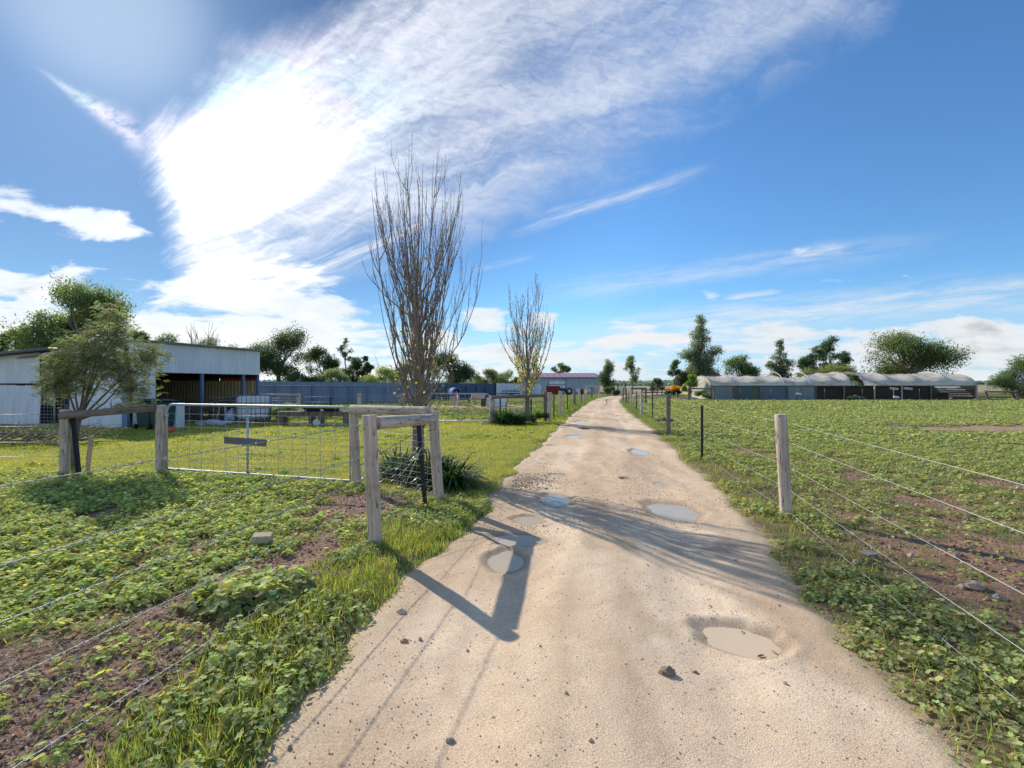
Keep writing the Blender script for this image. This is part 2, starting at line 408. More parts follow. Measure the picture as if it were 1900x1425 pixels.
def road_z(x, y, fine=True):
    w = (x - XLc(y)) / (XRc(y) - XLc(y)) * 2 - 1
    h = -.018 * (np.exp(-((w - .48) / .16) ** 2) + np.exp(-((w + .42) / .16) ** 2)) + .012 * np.exp(-(w / .25) ** 2)
    h = h + (fbm(x, y * .45, 1.2, 4, 81) - .5) * .035 + (fbm(x, y, 7., 4, 91) - .5) * .009
    h = h + (fbm(x * 6, y * .35, 1., 2, 95) - .5) * .006
    h = h - .035 * sstep(.12, -.08, road_in(x, y)) + .012
    dark = np.zeros_like(h)
    for i, P in enumerate(PW):
        near = (np.abs(x - P[0]) < P[2] * 3 + .1) & (np.abs(y - P[1]) < P[3] * 3 + .1)
        if not near.any(): continue
        r = pud_r(x[near], y[near], P, i); zw = -P[4] * .55
        bowl = zw - P[4] * .5 * (1 - r ** 2)
        rise = sstep(1.0, 1.55, r); rim = np.where(r < 1, bowl, zw + (h[near] - zw) * rise + .008 * np.exp(-((r - 1.6) / .3) ** 2))
        k = 1 - sstep(1.5, 2.2, r)
        h[near] = h[near] * (1 - k) + rim * k
        dark[near] = np.maximum(dark[near], (1 - sstep(1.05, 1.7, r)) * .75)
    return h, dark
ry_ = axis(-3, 118, 1.7, 8.6, .026, 1.012)
tt = np.linspace(-1, 1, 130)
RY, TT = np.meshgrid(ry_, tt, indexing='ij')
xl, xr = XL(RY), XR(RY); RX = (xl - .1) + (TT + 1) / 2 * ((xr + .1) - (xl - .1))
x_, y_ = RX.ravel(), RY.ravel(); rz_, dk = road_z(x_, y_)
w_ = TT.ravel()
sand = np.array([.72, .54, .365]); pale = np.array([.8, .64, .46]); grit = np.array([.56, .41, .27])
rc = mixc(np.tile(sand, (len(x_), 1)), pale, sstep(.35, .7, fbm(x_, y_ * .4, 1.5, 4, 101)))
rc = mixc(rc, grit, sstep(.46, .62, fbm(x_, y_ * .35, 2.1, 5, 111)) * .6)
rc = rc * (1 + .22 * (fbm(x_, y_, 9., 4, 131) - .5))[:, None]
rc = rc * (1 + .3 * (fbm(w_ * 9, y_ * .22, 1., 3, 121) - .5) + .05 * np.exp(-((np.abs(w_) - .45) / .13) ** 2) - .05 * np.exp(-(w_ / .2) ** 2))[:, None]
rc = mixc(rc, np.array([.5, .43, .28]), sstep(.25, .0, road_in(x_, y_)) * .5)
gritp = np.exp(-(((x_ - .25) / .45) ** 2 + ((y_ - 7.9) / .8) ** 2)) + np.exp(-(((x_ - 2.05) / .5) ** 2 + ((y_ - 4.75) / .25) ** 2))
rc = mixc(rc, np.array([.3, .25, .19]), np.clip(gritp * sstep(.35, .6, fbm(x_, y_, 5, 3, 7)) * .8, 0, 1))
rc = mixc(rc, np.array([.36, .28, .19]), dk)
nr, nc = RX.shape
fi = np.arange((nr - 1) * (nc - 1)); r0 = (fi // (nc - 1)) * nc + fi % (nc - 1)
T = np.concatenate([np.stack([r0, r0 + 1, r0 + nc + 1], 1), np.stack([r0, r0 + nc + 1, r0 + nc], 1)])
m, t, p, out = newmat('compacted sandy gravel')
o = t.geo(); col = t.attr()
v1, vc = t.vor(o, 150.); v2, vc2 = t.vor(o, 60.); n = t.noise(o, 95., 8, .8); nb = t.noise(o, 2.2, 5, .6)
c = t.mix(1., col, t.mix(t.ss(.25, .75, n), (.55, .52, .49), (1.32, 1.3, 1.28)), 'MULTIPLY')
pick = t.ss(.74, .8, t.noise(vc2, 3., 0)) 
rr = t.sep(vc2)
c = t.mix(t.ss(.84, .9, rr[0]) * t.ss(.30, .22, v2) * .55, c, (.36, .28, .2))
c = t.mix(t.ss(.9, .94, rr[1]) * t.ss(.30, .22, v2) * .6, c, (.75, .68, .58))
t.put(p.inputs['Base Color'], c); p.inputs['Roughness'].default_value = .92; p.inputs['Specular IOR Level'].default_value = .2
t.put(p.inputs['Normal'], t.bump(n * .7 + (1 - v1) * .5 + t.ss(.35, .1, v2) * t.ss(.7, .8, rr[0]) * .5, .55, .007))
npmesh('driveway', np.stack([x_, y_, rz_], 1), T, rc, m, smooth=True)['kind'] = 'structure'

def watermat(name, col, rough):
    m, t, p, out = newmat(name)
    o = t.geo(); n = t.noise(o, 2.5, 3, .5)
    t.put(p.inputs['Base Color'], t.mix(n, tuple(x * .85 for x in col), tuple(x * 1.1 for x in col)))
    p.inputs['Roughness'].default_value = rough; p.inputs['IOR'].default_value = 1.34; p.inputs['Specular IOR Level'].default_value = .2
    t.put(p.inputs['Normal'], t.bump(t.noise(o, 14., 2, .5), .05, .004))
    return m
M['muddy'] = watermat('muddy water', (.68, .53, .36), .07)
M['puddle'] = watermat('pale puddle water', (.52, .43, .31), .06)
for i, P in enumerate(PW):
    cx, cy, rx, ry, dep, rot = P; mb = MB(); n = 48; zw = -dep * .55 + .001
    vs = [(cx, cy, zw)] + [(cx + math.cos(2 * PI * k / n) * rx * 1.4, cy + math.sin(2 * PI * k / n) * ry * 1.4, zw) for k in range(n)]
    mb.add(vs, [(0, k + 1, (k + 1) % n + 1) for k in range(n)])
    mb.build('puddle_water', M['muddy'] if i == 0 else M['puddle'])['kind'] = 'structure'

# ------------------------------------------------------------------ ground cover
def leaf_round(n=9, notch=True):
    v = [(0, 0, -.12)]
    for i in range(n):
        a = 2 * PI * i / n; r = 1.0 - (.18 if i % 2 else 0)
        if i == 0 and notch: r = .35
        v.append((math.cos(a) * r, math.sin(a) * r, .06 * (1 if i % 2 else -.6)))
    return v, [(0, i + 1, (i + 1) % n + 1) for i in range(n)]
BL = ([(-.06, 0, 0), (.06, 0, 0), (-.045, .12, .5), (.045, .12, .5), (0, .42, 1.)], [(0, 1, 3), (0, 3, 2), (2, 3, 4)])
LR = leaf_round(); LQ = ([(1, 0, .05), (.1, .8, -.05), (-1, 0, .05), (-.1, -.8, -.05)], [(0, 1, 2), (0, 2, 3)])
L6 = leaf_round(6, False)
def pts_in(rng, n, x0, x1, y0, y1, dens):
    x = rng.uniform(x0, x1, n); y = rng.uniform(y0, y1, n); d = dens(x, y)
    k = rng.random(n) < d; return x[k], y[k]
def plants(rng, x, y, per, R, H, size, colf, tpl=LR, jit=.3):
    """leafy rosettes: each plant a low dome of leaves"""
    N = len(x); R = R * (.6 + .8 * rng.random(N)); H = H * (.4 + 1.0 * rng.random(N))
    i = np.repeat(np.arange(N), per); n = len(i)
    a = rng.uniform(0, 2 * PI, n); q = np.sqrt(rng.random(n))
    px = x[i] + np.cos(a) * q * R[i]; py = y[i] + np.sin(a) * q * R[i]
    pz = gz(px, py) + H[i] * (1 - .75 * q ** 2) * (.5 + .5 * rng.random(n)) + .008
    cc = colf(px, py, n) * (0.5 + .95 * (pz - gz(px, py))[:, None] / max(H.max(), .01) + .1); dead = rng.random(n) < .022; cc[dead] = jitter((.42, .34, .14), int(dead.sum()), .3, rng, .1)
    return inst(*tpl, np.stack([px, py, pz], 1), rng.uniform(0, 2 * PI, n), q * .7 + rng.uniform(-.35, .45, n), a, size * (.55 + .9 * rng.random(n)), np.clip(cc, 0, 1))
def blades(rng, x, y, Lm, colf, wide=1.0, tpl=BL, zf=gz):
    n = len(x); L = Lm * (.45 + .8 * rng.random(n))
    w = L * .55 * wide + .0 
    return inst(*tpl, np.stack([x, y, zf(x, y) - .004], 1), rng.uniform(0, 2 * PI, n), rng.uniform(0, .75, n), rng.uniform(0, 2 * PI, n), np.stack([w, L, L], 1), colf(x, y, n))
rg = np.random.default_rng(5)
c_mal = lambda x, y, n: jitter((.225, .26, .1), n, .35, rg, .15)
c_dk = lambda x, y, n: jitter((.2, .225, .1), n, .4, rg, .15)
def c_gr(x, y, n):
    c = jitter((.215, .27, .085), n, .35, rg, .12); k = rg.random(n) < .16; c[k] = jitter((.42, .36, .12), int(k.sum()), .3, rg, .1); return c
def c_lawn(x, y, n):
    c = jitter((.3, .33, .07), n, .3, rg, .12); f = sstep(.42, .62, fbm(x, y, .8, 3, 88)); k = rg.random(n) < .08 + .5 * f; c[k] = jitter((.42, .38, .07), int(k.sum()), .25, rg, .1); return c
# 1 broad-leaved weeds
P_ = []
x, y = pts_in(rg, 9500, -9.5, -1.0, 2.0, 9.3, lambda x, y: masks(x, y)['mal'] * (.75 + .25 * sstep(9, 4, y)))
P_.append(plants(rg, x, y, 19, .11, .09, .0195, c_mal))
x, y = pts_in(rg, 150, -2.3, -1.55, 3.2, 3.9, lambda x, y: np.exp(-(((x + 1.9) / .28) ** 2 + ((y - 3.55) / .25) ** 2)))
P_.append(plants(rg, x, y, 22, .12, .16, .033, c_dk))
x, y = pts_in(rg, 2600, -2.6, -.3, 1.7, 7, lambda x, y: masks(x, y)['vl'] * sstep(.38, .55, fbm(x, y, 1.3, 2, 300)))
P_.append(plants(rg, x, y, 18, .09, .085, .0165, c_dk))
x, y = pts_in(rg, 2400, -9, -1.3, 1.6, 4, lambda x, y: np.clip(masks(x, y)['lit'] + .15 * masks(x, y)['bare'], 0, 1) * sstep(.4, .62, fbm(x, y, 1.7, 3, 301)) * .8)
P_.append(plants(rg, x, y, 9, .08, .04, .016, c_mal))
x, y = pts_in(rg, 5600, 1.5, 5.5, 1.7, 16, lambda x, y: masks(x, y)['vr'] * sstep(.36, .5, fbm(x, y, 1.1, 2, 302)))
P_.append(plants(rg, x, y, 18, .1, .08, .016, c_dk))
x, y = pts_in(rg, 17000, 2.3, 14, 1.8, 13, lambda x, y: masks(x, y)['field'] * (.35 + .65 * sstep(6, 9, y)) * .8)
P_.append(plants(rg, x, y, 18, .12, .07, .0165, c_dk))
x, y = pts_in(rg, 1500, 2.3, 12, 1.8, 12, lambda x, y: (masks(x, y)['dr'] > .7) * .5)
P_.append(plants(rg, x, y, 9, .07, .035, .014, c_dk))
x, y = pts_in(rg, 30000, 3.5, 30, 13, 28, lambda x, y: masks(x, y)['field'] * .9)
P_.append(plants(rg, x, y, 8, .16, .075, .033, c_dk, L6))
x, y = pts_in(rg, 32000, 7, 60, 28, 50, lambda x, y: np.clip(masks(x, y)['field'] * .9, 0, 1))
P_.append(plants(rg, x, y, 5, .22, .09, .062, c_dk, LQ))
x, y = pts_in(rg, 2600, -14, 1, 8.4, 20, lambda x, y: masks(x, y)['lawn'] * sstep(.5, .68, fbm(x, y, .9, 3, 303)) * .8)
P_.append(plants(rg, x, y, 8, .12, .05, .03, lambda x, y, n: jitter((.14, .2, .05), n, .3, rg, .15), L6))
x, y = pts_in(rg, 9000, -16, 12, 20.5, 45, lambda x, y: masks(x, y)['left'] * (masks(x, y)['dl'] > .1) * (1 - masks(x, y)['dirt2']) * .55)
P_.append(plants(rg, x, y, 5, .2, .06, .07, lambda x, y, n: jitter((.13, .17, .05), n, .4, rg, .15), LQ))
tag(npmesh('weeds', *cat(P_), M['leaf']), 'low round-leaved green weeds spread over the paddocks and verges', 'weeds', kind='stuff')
# 2 grass
P_ = []
x, y = pts_in(rg, 95000, -2.9, -.1, 1.6, 7.6, lambda x, y: masks(x, y)['vl'] * (.35 + .65 * sstep(.35, .5, fbm(x, y, 1.9, 2, 310))))
P_.append(blades(rg, x, y, .085, c_gr, 1.))
x, y = pts_in(rg, 90000, 1.4, 8, 1.6, 22, lambda x, y: masks(x, y)['vr'] * (.4 + .6 * sstep(.35, .5, fbm(x, y, 1.9, 2, 311))))
P_.append(blades(rg, x, y, .085, c_gr, 1.))
x, y = pts_in(rg, 130000, 2.2, 14, 1.8, 12, lambda x, y: (masks(x, y)['dr'] > .6) * (.12 + .4 * masks(x, y)['field']))
P_.append(blades(rg, x, y, .05, c_gr, 1.1))
x, y = pts_in(rg, 40000, -9, -1, 2.5, 8.6, lambda x, y: masks(x, y)['mal'] * .5)
P_.append(blades(rg, x, y, .06, c_gr, 1.2))
x, y = pts_in(rg, 190000, -17, 1.2, 6.6, 14, lambda x, y: masks(x, y)['lawn'] * .85)
P_.append(blades(rg, x, y, .055, c_lawn, 1.3))
x, y = pts_in(rg, 120000, -20, 3, 14, 24, lambda x, y: masks(x, y)['left'] * (masks(x, y)['dl'] > .02) * .85)
P_.append(blades(rg, x, y, .065, c_lawn, 2.2))
x, y = pts_in(rg, 60000, -3, 16, 22, 60, lambda x, y: ((masks(x, y)['dl'] > .02) & (masks(x, y)['dl'] < 2.5)) * 1.)
P_.append(blades(rg, x, y, .1, lambda x, y, n: jitter((.15, .22, .05), n, .3, rg, .15), 3))
x, y = pts_in(rg, 30000, 3, 16, 20, 50, lambda x, y: ((masks(x, y)['dr'] > .02) & (masks(x, y)['dr'] < 1.6)) * 1.)
P_.append(blades(rg, x, y, .1, lambda x, y, n: jitter((.15, .22, .05), n, .3, rg, .15), 3))
x, y = pts_in(rg, 30000, 3, 60, 20, 47, lambda x, y: (masks(x, y)['dr'] > 1.) * .6)
P_.append(blades(rg, x, y, .09, lambda x, y, n: jitter((.14, .19, .05), n, .3, rg, .15), 3))
tag(npmesh('grass', *cat(P_), M['grassblade']), 'short green and yellow grass on the verges and the lawn', 'grass', kind='stuff')
# 3 dry litter, fallen leaves and stalks
P_ = []
x, y = pts_in(rg, 80000, -8, -1.3, 1.6, 5, lambda x, y: np.clip(masks(x, y)['lit'] * 1. * sstep(.3, .5, fbm(x, y, 1.5, 3, 320)) + masks(x, y)['bare'] * .05 + .03, 0, 1) * (masks(x, y)['dl'] > .3))
n = len(x)
def c_lit(x, y, n):
    c = jitter((.4, .3, .22), n, .5, rg, .1); k = rg.random(n) < .4; c[k] = jitter((.58, .5, .42), int(k.sum()), .2, rg, .05); k = rg.random(n) < .04; c[k] = jitter((.4, .13, .05), int(k.sum()), .2, rg, .05); return c
LF = ([(-1, 0, 0), (0, .35, .14), (1, 0, .05), (0, -.35, .14), (0, 0, -.02)], [(0, 4, 1), (4, 2, 1), (4, 3, 2), (0, 3, 4)])
k = rg.random(n) < .55
P_.append(inst(*LF, np.stack([x[k], y[k], gz(x[k], y[k]) + .008], 1), rg.uniform(0, 6.3, k.sum()), rg.uniform(0, .6, k.sum()), rg.uniform(0, 6.3, k.sum()), .017 * (.4 + rg.random(k.sum())), c_lit(x[k], y[k], k.sum())))
P_.append(blades(rg, x[~k], y[~k], .07, lambda x, y, n: jitter((.33, .25, .16), n, .5, rg, .1), .35))
STK = ([(-1, .02, 0), (1, .015, 0), (1, -.015, 0), (-1, -.02, 0), (0, 0, .05)], [(0, 4, 1), (4, 2, 1), (4, 3, 2), (0, 3, 4)])
x, y = pts_in(rg, 2600, -8, -1.3, 1.6, 7, lambda x, y: (masks(x, y)['dl'] > .4) * (.2 + .6 * masks(x, y)['lit']))
n = len(x); P_.append(inst(*STK, np.stack([x, y, gz(x, y) + .012], 1), rg.uniform(0, 6.3, n), rg.uniform(-.1, .2, n), rg.uniform(0, 6.3, n), .09 * (.3 + rg.random(n)), jitter((.42, .34, .25), n, .4, rg, .05)))
x, y = pts_in(rg, 5000, -3.5, .3, 5.6, 8.2, lambda x, y: (masks(x, y)['dl'] > .05) * .6 * np.exp(-(((x + 1.2) / .9) ** 2 + ((y - 6.8) / .7) ** 2)))
n = len(x); P_.append(inst(*LF, np.stack([x, y, gz(x, y) + .01], 1), rg.uniform(0, 6.3, n), rg.uniform(0, .6, n), rg.uniform(0, 6.3, n), .026 * (.4 + rg.random(n)), c_lit(x, y, n)))
x, y = pts_in(rg, 2500, 2.4, 9, 1.8, 9, lambda x, y: (masks(x, y)['dr'] > .5) * .5)
n = len(x); P_.append(inst(*LF, np.stack([x, y, gz(x, y) + .01], 1), rg.uniform(0, 6.3, n), rg.uniform(0, .6, n), rg.uniform(0, 6.3, n), .018 * (.4 + rg.random(n)), c_lit(x, y, n)))
tag(npmesh('leaf_litter', *cat(P_), M['dry']), 'dry brown stalks and fallen leaves on the bare soil', 'litter', kind='stuff')
# 4 gravel and clods
def rockt(seed, n=6, m=4):
    r = np.random.default_rng(seed); v = [(0, 0, .5)]
    for j in range(1, m):
        for i in range(n):
            a = 2 * PI * (i + .5 * (j % 2)) / n; ph = PI * j / m; k = .5 * (.72 + .5 * r.random())
            v.append((math.sin(ph) * math.cos(a) * k * 1.1, math.sin(ph) * math.sin(a) * k, math.cos(ph) * k * .75))
    v.append((0, 0, -.35)); f = [(0, 1 + i, 1 + (i + 1) % n) for i in range(n)]
    for j in range(m - 2):
        for i in range(n):
            a = 1 + j * n + i; b = 1 + j * n + (i + 1) % n; f += [(a, a + n, b + n), (a, b + n, b)]
    L = len(v) - 1; s = 1 + (m - 2) * n; f += [(s + (i + 1) % n, s + i, L) for i in range(n)]
    return v, f
RK = [rockt(s, 5, 3) for s in range(4)]
def zroad(x, y): return road_z(x, y)[0]
P_ = []
def stones(n0, x0, x1, y0, y1, dens, size, col, zf, pw=2.2):
    for q in range(4):
        x, y = pts_in(rg, n0 // 4, x0, x1, y0, y1, dens); n = len(x)
        if n == 0: continue
        sz = size * (.35 + rg.random(n) ** pw * 1.6)
        P_.append(inst(*RK[q], np.stack([x, y, zf(x, y) + sz * .1], 1), rg.uniform(0, 6.3, n), rg.uniform(0, .5, n), rg.uniform(0, 6.3, n), sz, col(n)))
def pudfree(x, y):
    k = np.ones(len(x), bool)
    for i, P in enumerate(PW[:7]): k &= pud_r(x, y, P, i) > 1.05
    return k
cs = lambda n: np.where((rg.random((n, 1)) < .2), jitter((.5, .39, .29), n, .3, rg, .08), jitter((.62, .5, .36), n, .2, rg, .05))
patch = lambda x, y: sstep(.4, .62, fbm(x, y * .5, 1.6, 3, 330))
stones(8000, -1.4, 2.4, 1.8, 5.2, lambda x, y: (road_in(x, y) > 0) * pudfree(x, y) * (.25 + .75 * patch(x, y)), .0062, cs, zroad)
stones(16000, -1., 3.2, 5.2, 11, lambda x, y: (road_in(x, y) > 0) * pudfree(x, y) * (.15 + .85 * patch(x, y)), .009, cs, zroad)
stones(3000, 0., 1.3, 7.2, 8.8, lambda x, y: (road_in(x, y) > 0) * pudfree(x, y) * np.exp(-(((x - .25) / .4) ** 2 + ((y - 7.9) / .6) ** 2)), .014, lambda n: jitter((.36, .3, .24), n, .4, rg, .05), zroad)
stones(90, -1.2, 2.2, 1.9, 7, lambda x, y: (road_in(x, y) > .05) * pudfree(x, y) * 1., .017, cs, zroad)
tag(npmesh('gravel', *cat(P_), M['dry']), 'small loose stones on the sandy driveway', 'gravel', kind='stuff')
P_ = []
cl = lambda n: jitter((.32, .215, .16), n, .4, rg, .06)
stones(22000, -8, -1.1, 1.7, 8, lambda x, y: (masks(x, y)['dl'] > .15) * (.25 + .75 * np.clip(masks(x, y)['bare'] + masks(x, y)['bare2'], 0, 1)), .016, cl, gz)
stones(20000, 2.3, 10, 1.8, 11, lambda x, y: (masks(x, y)['dr'] > .4) * (.15 + .85 * (1 - masks(x, y)['field'])), .02, lambda n: jitter((.38, .25, .18), n, .4, rg, .06), gz)
stones(600, 2.8, 10, 2.2, 11, lambda x, y: (masks(x, y)['dr'] > .6) * .5, .05, lambda n: jitter((.5, .38, .3), n, .3, rg, .06), gz)
tag(npmesh('soil_clods', *cat(P_), M['dry']), 'reddish crumbs and clods of bare soil beside the driveway', 'soil clods', kind='stuff')

def rock(px, py, w, label, col=(1, 1, 1), onroad=False, name='rock', group=None, flat=.7):
    x, y = G(px, py); s = w / (py - CY) * CH
    v, f = rockt(int(px), 9, 6); z = float((zroad if onroad else gz)(np.array([x]), np.array([y]))[0])
    mb = MB(); mb.add([(a * s, b * s * .8, c * s * flat) for a, b, c in v], f, col, False)
    o = mb.build(name, M['stone'], None, (x, y, z + s * .12)); return tag(o, label, 'rock', group)
M['stone'] = basic('stone', (.62, .53, .43), .9, 0, .3, 20, .6, usecol=True)
rock(1240,1256,30,'largest brown stone lying on the middle of the driveway near its front', (.55,.48,.42), True)
rock(232,1362,26,'pale smooth stone on the bare soil left of the driveway verge')
rock(507,1409,16,'small pale stone at the driveway edge beside the nearest grass tuft', (1.1,1.1,1.05), True)
rock(546,1301,17,'flat pale stone at the left driveway edge under the mallow leaves', (1.1,1.1,1.05), True)
rock(836,1376,16,'brown stone on the driveway near the bottom of the frame', (.7,.65,.6), True)
rock(750,1193,14,'orange-tan flat stone near the left driveway edge beyond the verge shadow', (1.,.7,.4), True)
rock(1808,1096,32,'cream pink rock beside the right fence wires, largest in the red soil', (1.1,.9,.8))
rock(1852,1118,20,'grey rock next to the cream pink rock in the right paddock', (.7,.7,.75))
rock(1290,1248,10,'tiny reddish stone right of the large driveway stone', (.7,.45,.35), True)
rock(745,1140,16,'pale chip of stone on the left driveway edge beside the grass', (1.15,1.1,1.0), True)
xb, yb = G(487,1022); mb = MB(); mb.box((0,0,.045),(.17,.12,.07),.3,.1,.05,(.95,.95,.8),bev=.008)
tag(mb.build('brick', M['stone'], None, (xb,yb,float(gz(np.array([xb]),np.array([yb]))[0])+.05)), 'cream coloured brick lying among the green weeds', 'brick')
xb, yb = G(1612,1041); mb = MB(); mb.box((0,0,.02),(.16,.1,.02),.4,.06,.08,(.45,.47,.5),bev=.004)
tag(mb.build('roof_slate', M['stone'], None, (xb,yb,float(gz(np.array([xb]),np.array([yb]))[0])+.03)), 'flat grey piece of slate lying under the right fence wire', 'slate')
for (px, py, s, yaw, lab, cc) in [(1412,1210,.05,.4,'curled brown dead leaf floating in the nearest muddy puddle',(.3,.13,.06)),(1437,1203,.045,2.,'pale dead leaf floating at the right rim of the nearest puddle',(.5,.36,.22)),(1378,1166,.035,1.,'thin dead leaf floating at the far rim of the nearest puddle',(.5,.34,.24)),(1318,1124,.035,1.2,'single dead leaf lying on the dry gravel beyond the nearest puddle',(.4,.2,.14))]:
    x, y = G(px, py); mb = MB()
    vs = [(-1,0,.1),(-.4,.35,.25),(.4,.3,.3),(1,0,.15),(.4,-.32,.3),(-.4,-.3,.2),(0,0,0)]
    mb.add([(a*s*.6,b*s*.6,c*s*.4) for a,b,c in vs],[(6,0,1),(6,1,2),(6,2,3),(6,3,4),(6,4,5),(6,5,0)],cc)
    z = -.05*.55+.004 if py>1150 else float(zroad(np.array([x]),np.array([y]))[0])+.004
    o = mb.build('dead_leaf', M['dry'], None, (x,y,z)); o.rotation_euler=(0,0,yaw); tag(o,lab,'leaf')

# ------------------------------------------------------------------ posts, wires, fences
def postmesh(base, top, r, seed=0, n=22, rings=16, flare=1.06):
    b = Vector(base); t = Vector(top); mb = MB(); ax = (t - b).normalized(); a = ax.cross(Vector((0, 1, .1))).normalized(); c = ax.cross(a)
    rs = np.random.default_rng(seed); ph = rs.random(4) * 6; vs = []
    prof = [(i / rings, 1.) for i in range(rings)] + [(1 - .012 / (t - b).length, 1.), (1., .93)]
    for q, k in prof:
        p = b.lerp(t, q)
        for i in range(n):
            an = 2 * PI * i / n
            rr = r * k * (flare + (1 - flare) * q) * (1 + .025 * math.sin(an * 2 + ph[0] + q * 2) + .015 * math.sin(an * 5 + ph[1] + q * 5) + .012 * math.sin(q * 17 + ph[2]))
            vs.append(p + (a * math.cos(an) + c * math.sin(an)) * rr)
    m = len(prof); fs = [(i * n + k, i * n + (k + 1) % n, i * n + n + (k + 1) % n, i * n + n + k) for i in range(m - 1) for k in range(n)]
    mb.add(vs, fs, None, True); mb.add(vs[-n:], [tuple(range(n))]); mb.add(vs[:n], [tuple(range(n - 1, -1, -1))]); return mb
def picketmesh(base, top, s=.03):
    """steel Y-section picket"""
    b = Vector(base); t = Vector(top); mb = MB()
    for k in range(3):
        a = 2 * PI * k / 3 + .5; d = Vector((math.cos(a), math.sin(a), 0)); q = Vector((-math.sin(a), math.cos(a), 0)) * .003
        vs = [b - q, b + q, b + d * s + q, b + d * s - q, t - q, t + q, t + d * s + q, t + d * s - q]
        mb.add(vs, [(0, 1, 5, 4), (1, 2, 6, 5), (2, 3, 7, 6), (3, 0, 4, 7), (4, 5, 6, 7), (3, 2, 1, 0)])
    return mb
def upright(o):
    """rail meshes: grain runs along the length in object space"""
    return o
def railobj(name, a, b, r, mat, parent, seed):
    a = Vector(a); b = Vector(b); L = (b - a).length; mb = postmesh((0, 0, 0), (0, 0, L), r, seed, flare=1.0)
    o = mb.build(name, mat, parent); o.location = a; o.rotation_mode = 'QUATERNION'; o.rotation_quaternion = (b - a).to_track_quat('Z', 'Y'); return o
def postobj(name, base, top, r, mat, parent, seed):
    o = railobj(name, base, top, r, mat, parent, seed); mb = MB(); L = (Vector(top) - Vector(base)).length
    return o
def gzz(x, y): return float(gz(np.array([x]), np.array([y]))[0])
def sag(a, b, s=.02, n=10):
    a = Vector(a); b = Vector(b); return [a.lerp(b, i / n) - Vector((0, 0, s * 4 * (i / n) * (1 - i / n))) for i in range(n + 1)]
def wireobj(segs, r, parent, mat=None, barbs=False, twist=False):
    for pts in segs:
        mb = MB()
        if twist:
            for ph in (0, PI):
                q = []; L = 0; P = [Vector(p) for p in pts]
                for i in range(len(P) - 1):
                    d = P[i + 1] - P[i]; nn = max(2, int(d.length / .02)); s = d.cross(Vector((0, 0, 1))).normalized(); u = Vector((0, 0, 1))
                    for k in range(nn):
                        an = L * 2 * PI / .09 + ph; q.append(P[i] + d * (k / nn) + (s * math.cos(an) + u * math.sin(an)) * r * .9); L += d.length / nn
                mb.tube(q, r * .75, 4)
        else: mb.tube(pts, r, 5)
        if barbs:
            P = [Vector(p) for p in pts]
            for i in range(len(P) - 1):
                d = P[i + 1] - P[i]; nn = max(1, int(d.length / .11)); t = d.normalized(); s = t.cross(Vector((0, 0, 1))).normalized()
                for k in range(nn):
                    c = P[i] + d * ((k + .5) / nn); an = random.uniform(0, 3)
                    for w in (an, an + 1.3):
                        e = (s * math.cos(w) + Vector((0, 0, 1)) * math.sin(w)) * .014 + t * random.uniform(-.006, .006); mb.tube([c - e, c + e], r * .7, 4)
        mb.build('wire', mat or M['wire'], parent)

P1b = (-1.309, 4.7, -.25); P1t = (-1.385, 4.7, 1.30); P2b = (-.965, 6.55, -.25); P2t = (-1.075, 6.57, 1.235)
P3b = (-2.37, 7.46, -.25); P3t = (-2.44, 7.46, 1.265); P4 = (-6.24, 8.6); P5 = (-7.75, 8.4)
# --- corner fence with the angled brace posts
cf = thing('corner_fence', 'weathered round post-and-rail corner with netting beside the driveway', 'fence', (0, 0, 0))
postobj('post', P1b, P1t, .066, M['post'], cf, 1)
postobj('post', P2b, P2t, .07, M['post'], cf, 2)
postobj('post', P3b, P3t, .066, M['post'], cf, 3)
railobj('rail', (-2.44, 7.36, 1.215), (-1.12, 6.49, 1.235), .066, M['post_side'], cf, 4)
railobj('rail', (-1.34, 4.77, 1.215), (-1.06, 6.42, 1.14), .066, M['post_side'], cf, 5)
picketmesh((-1.055, 6.02, -.2), (-1.18, 6.1, 1.1), .032).build('picket', M['picket'], cf)
mb = MB()   # netting P2-P3 and the second panel between picket side and P3
def net(mb, a, b, z0, z1, nxx, nz, r=.0018, grade=0.):
    a = Vector(a); b = Vector(b)
    for i in range(nxx + 1):
        p = a.lerp(b, i / nxx); mb.tube([(p.x, p.y, z0), (p.x, p.y, z1)], r, 4, smooth=False)
    for j in range(nz + 1):
        q = (j / nz) ** (1 + grade); z = z0 + (z1 - z0) * q; mb.tube([(a.x, a.y, z), (b.x, b.y, z)], r, 4, smooth=False)
net(mb, (-2.36, 7.40, 0), (-1.06, 6.52, 0), .05, 1.15, 15, 13, .0014)
net(mb, (-1.3, 4.8, 0), (-1.0, 6.45, 0), .06, .2, 1, 1, .0016)
mb.build('netting', M['wire'], cf)
wireobj([[(-1.06, 6.47, 1.1), (-1.27, 4.79, .1)], [(-1.0, 6.47, .98), (-1.3, 4.79, .45)]], .0022, cf)
wireobj([[(-1.02, 6.48, 1.08), (-1.02, 6.42, 1.0), (-1.12, 6.4, .98)], [(-1.1, 6.47, 1.06), (-2.33, 7.4, .35)]], .004, cf, M['picket'])
wireobj([[(-1.31, 4.78, z), (-1.03, 6.48, z2)] for z, z2 in ((.12, .2), (.45, .32), (.7, .75), (.92, .88))], .002, cf)
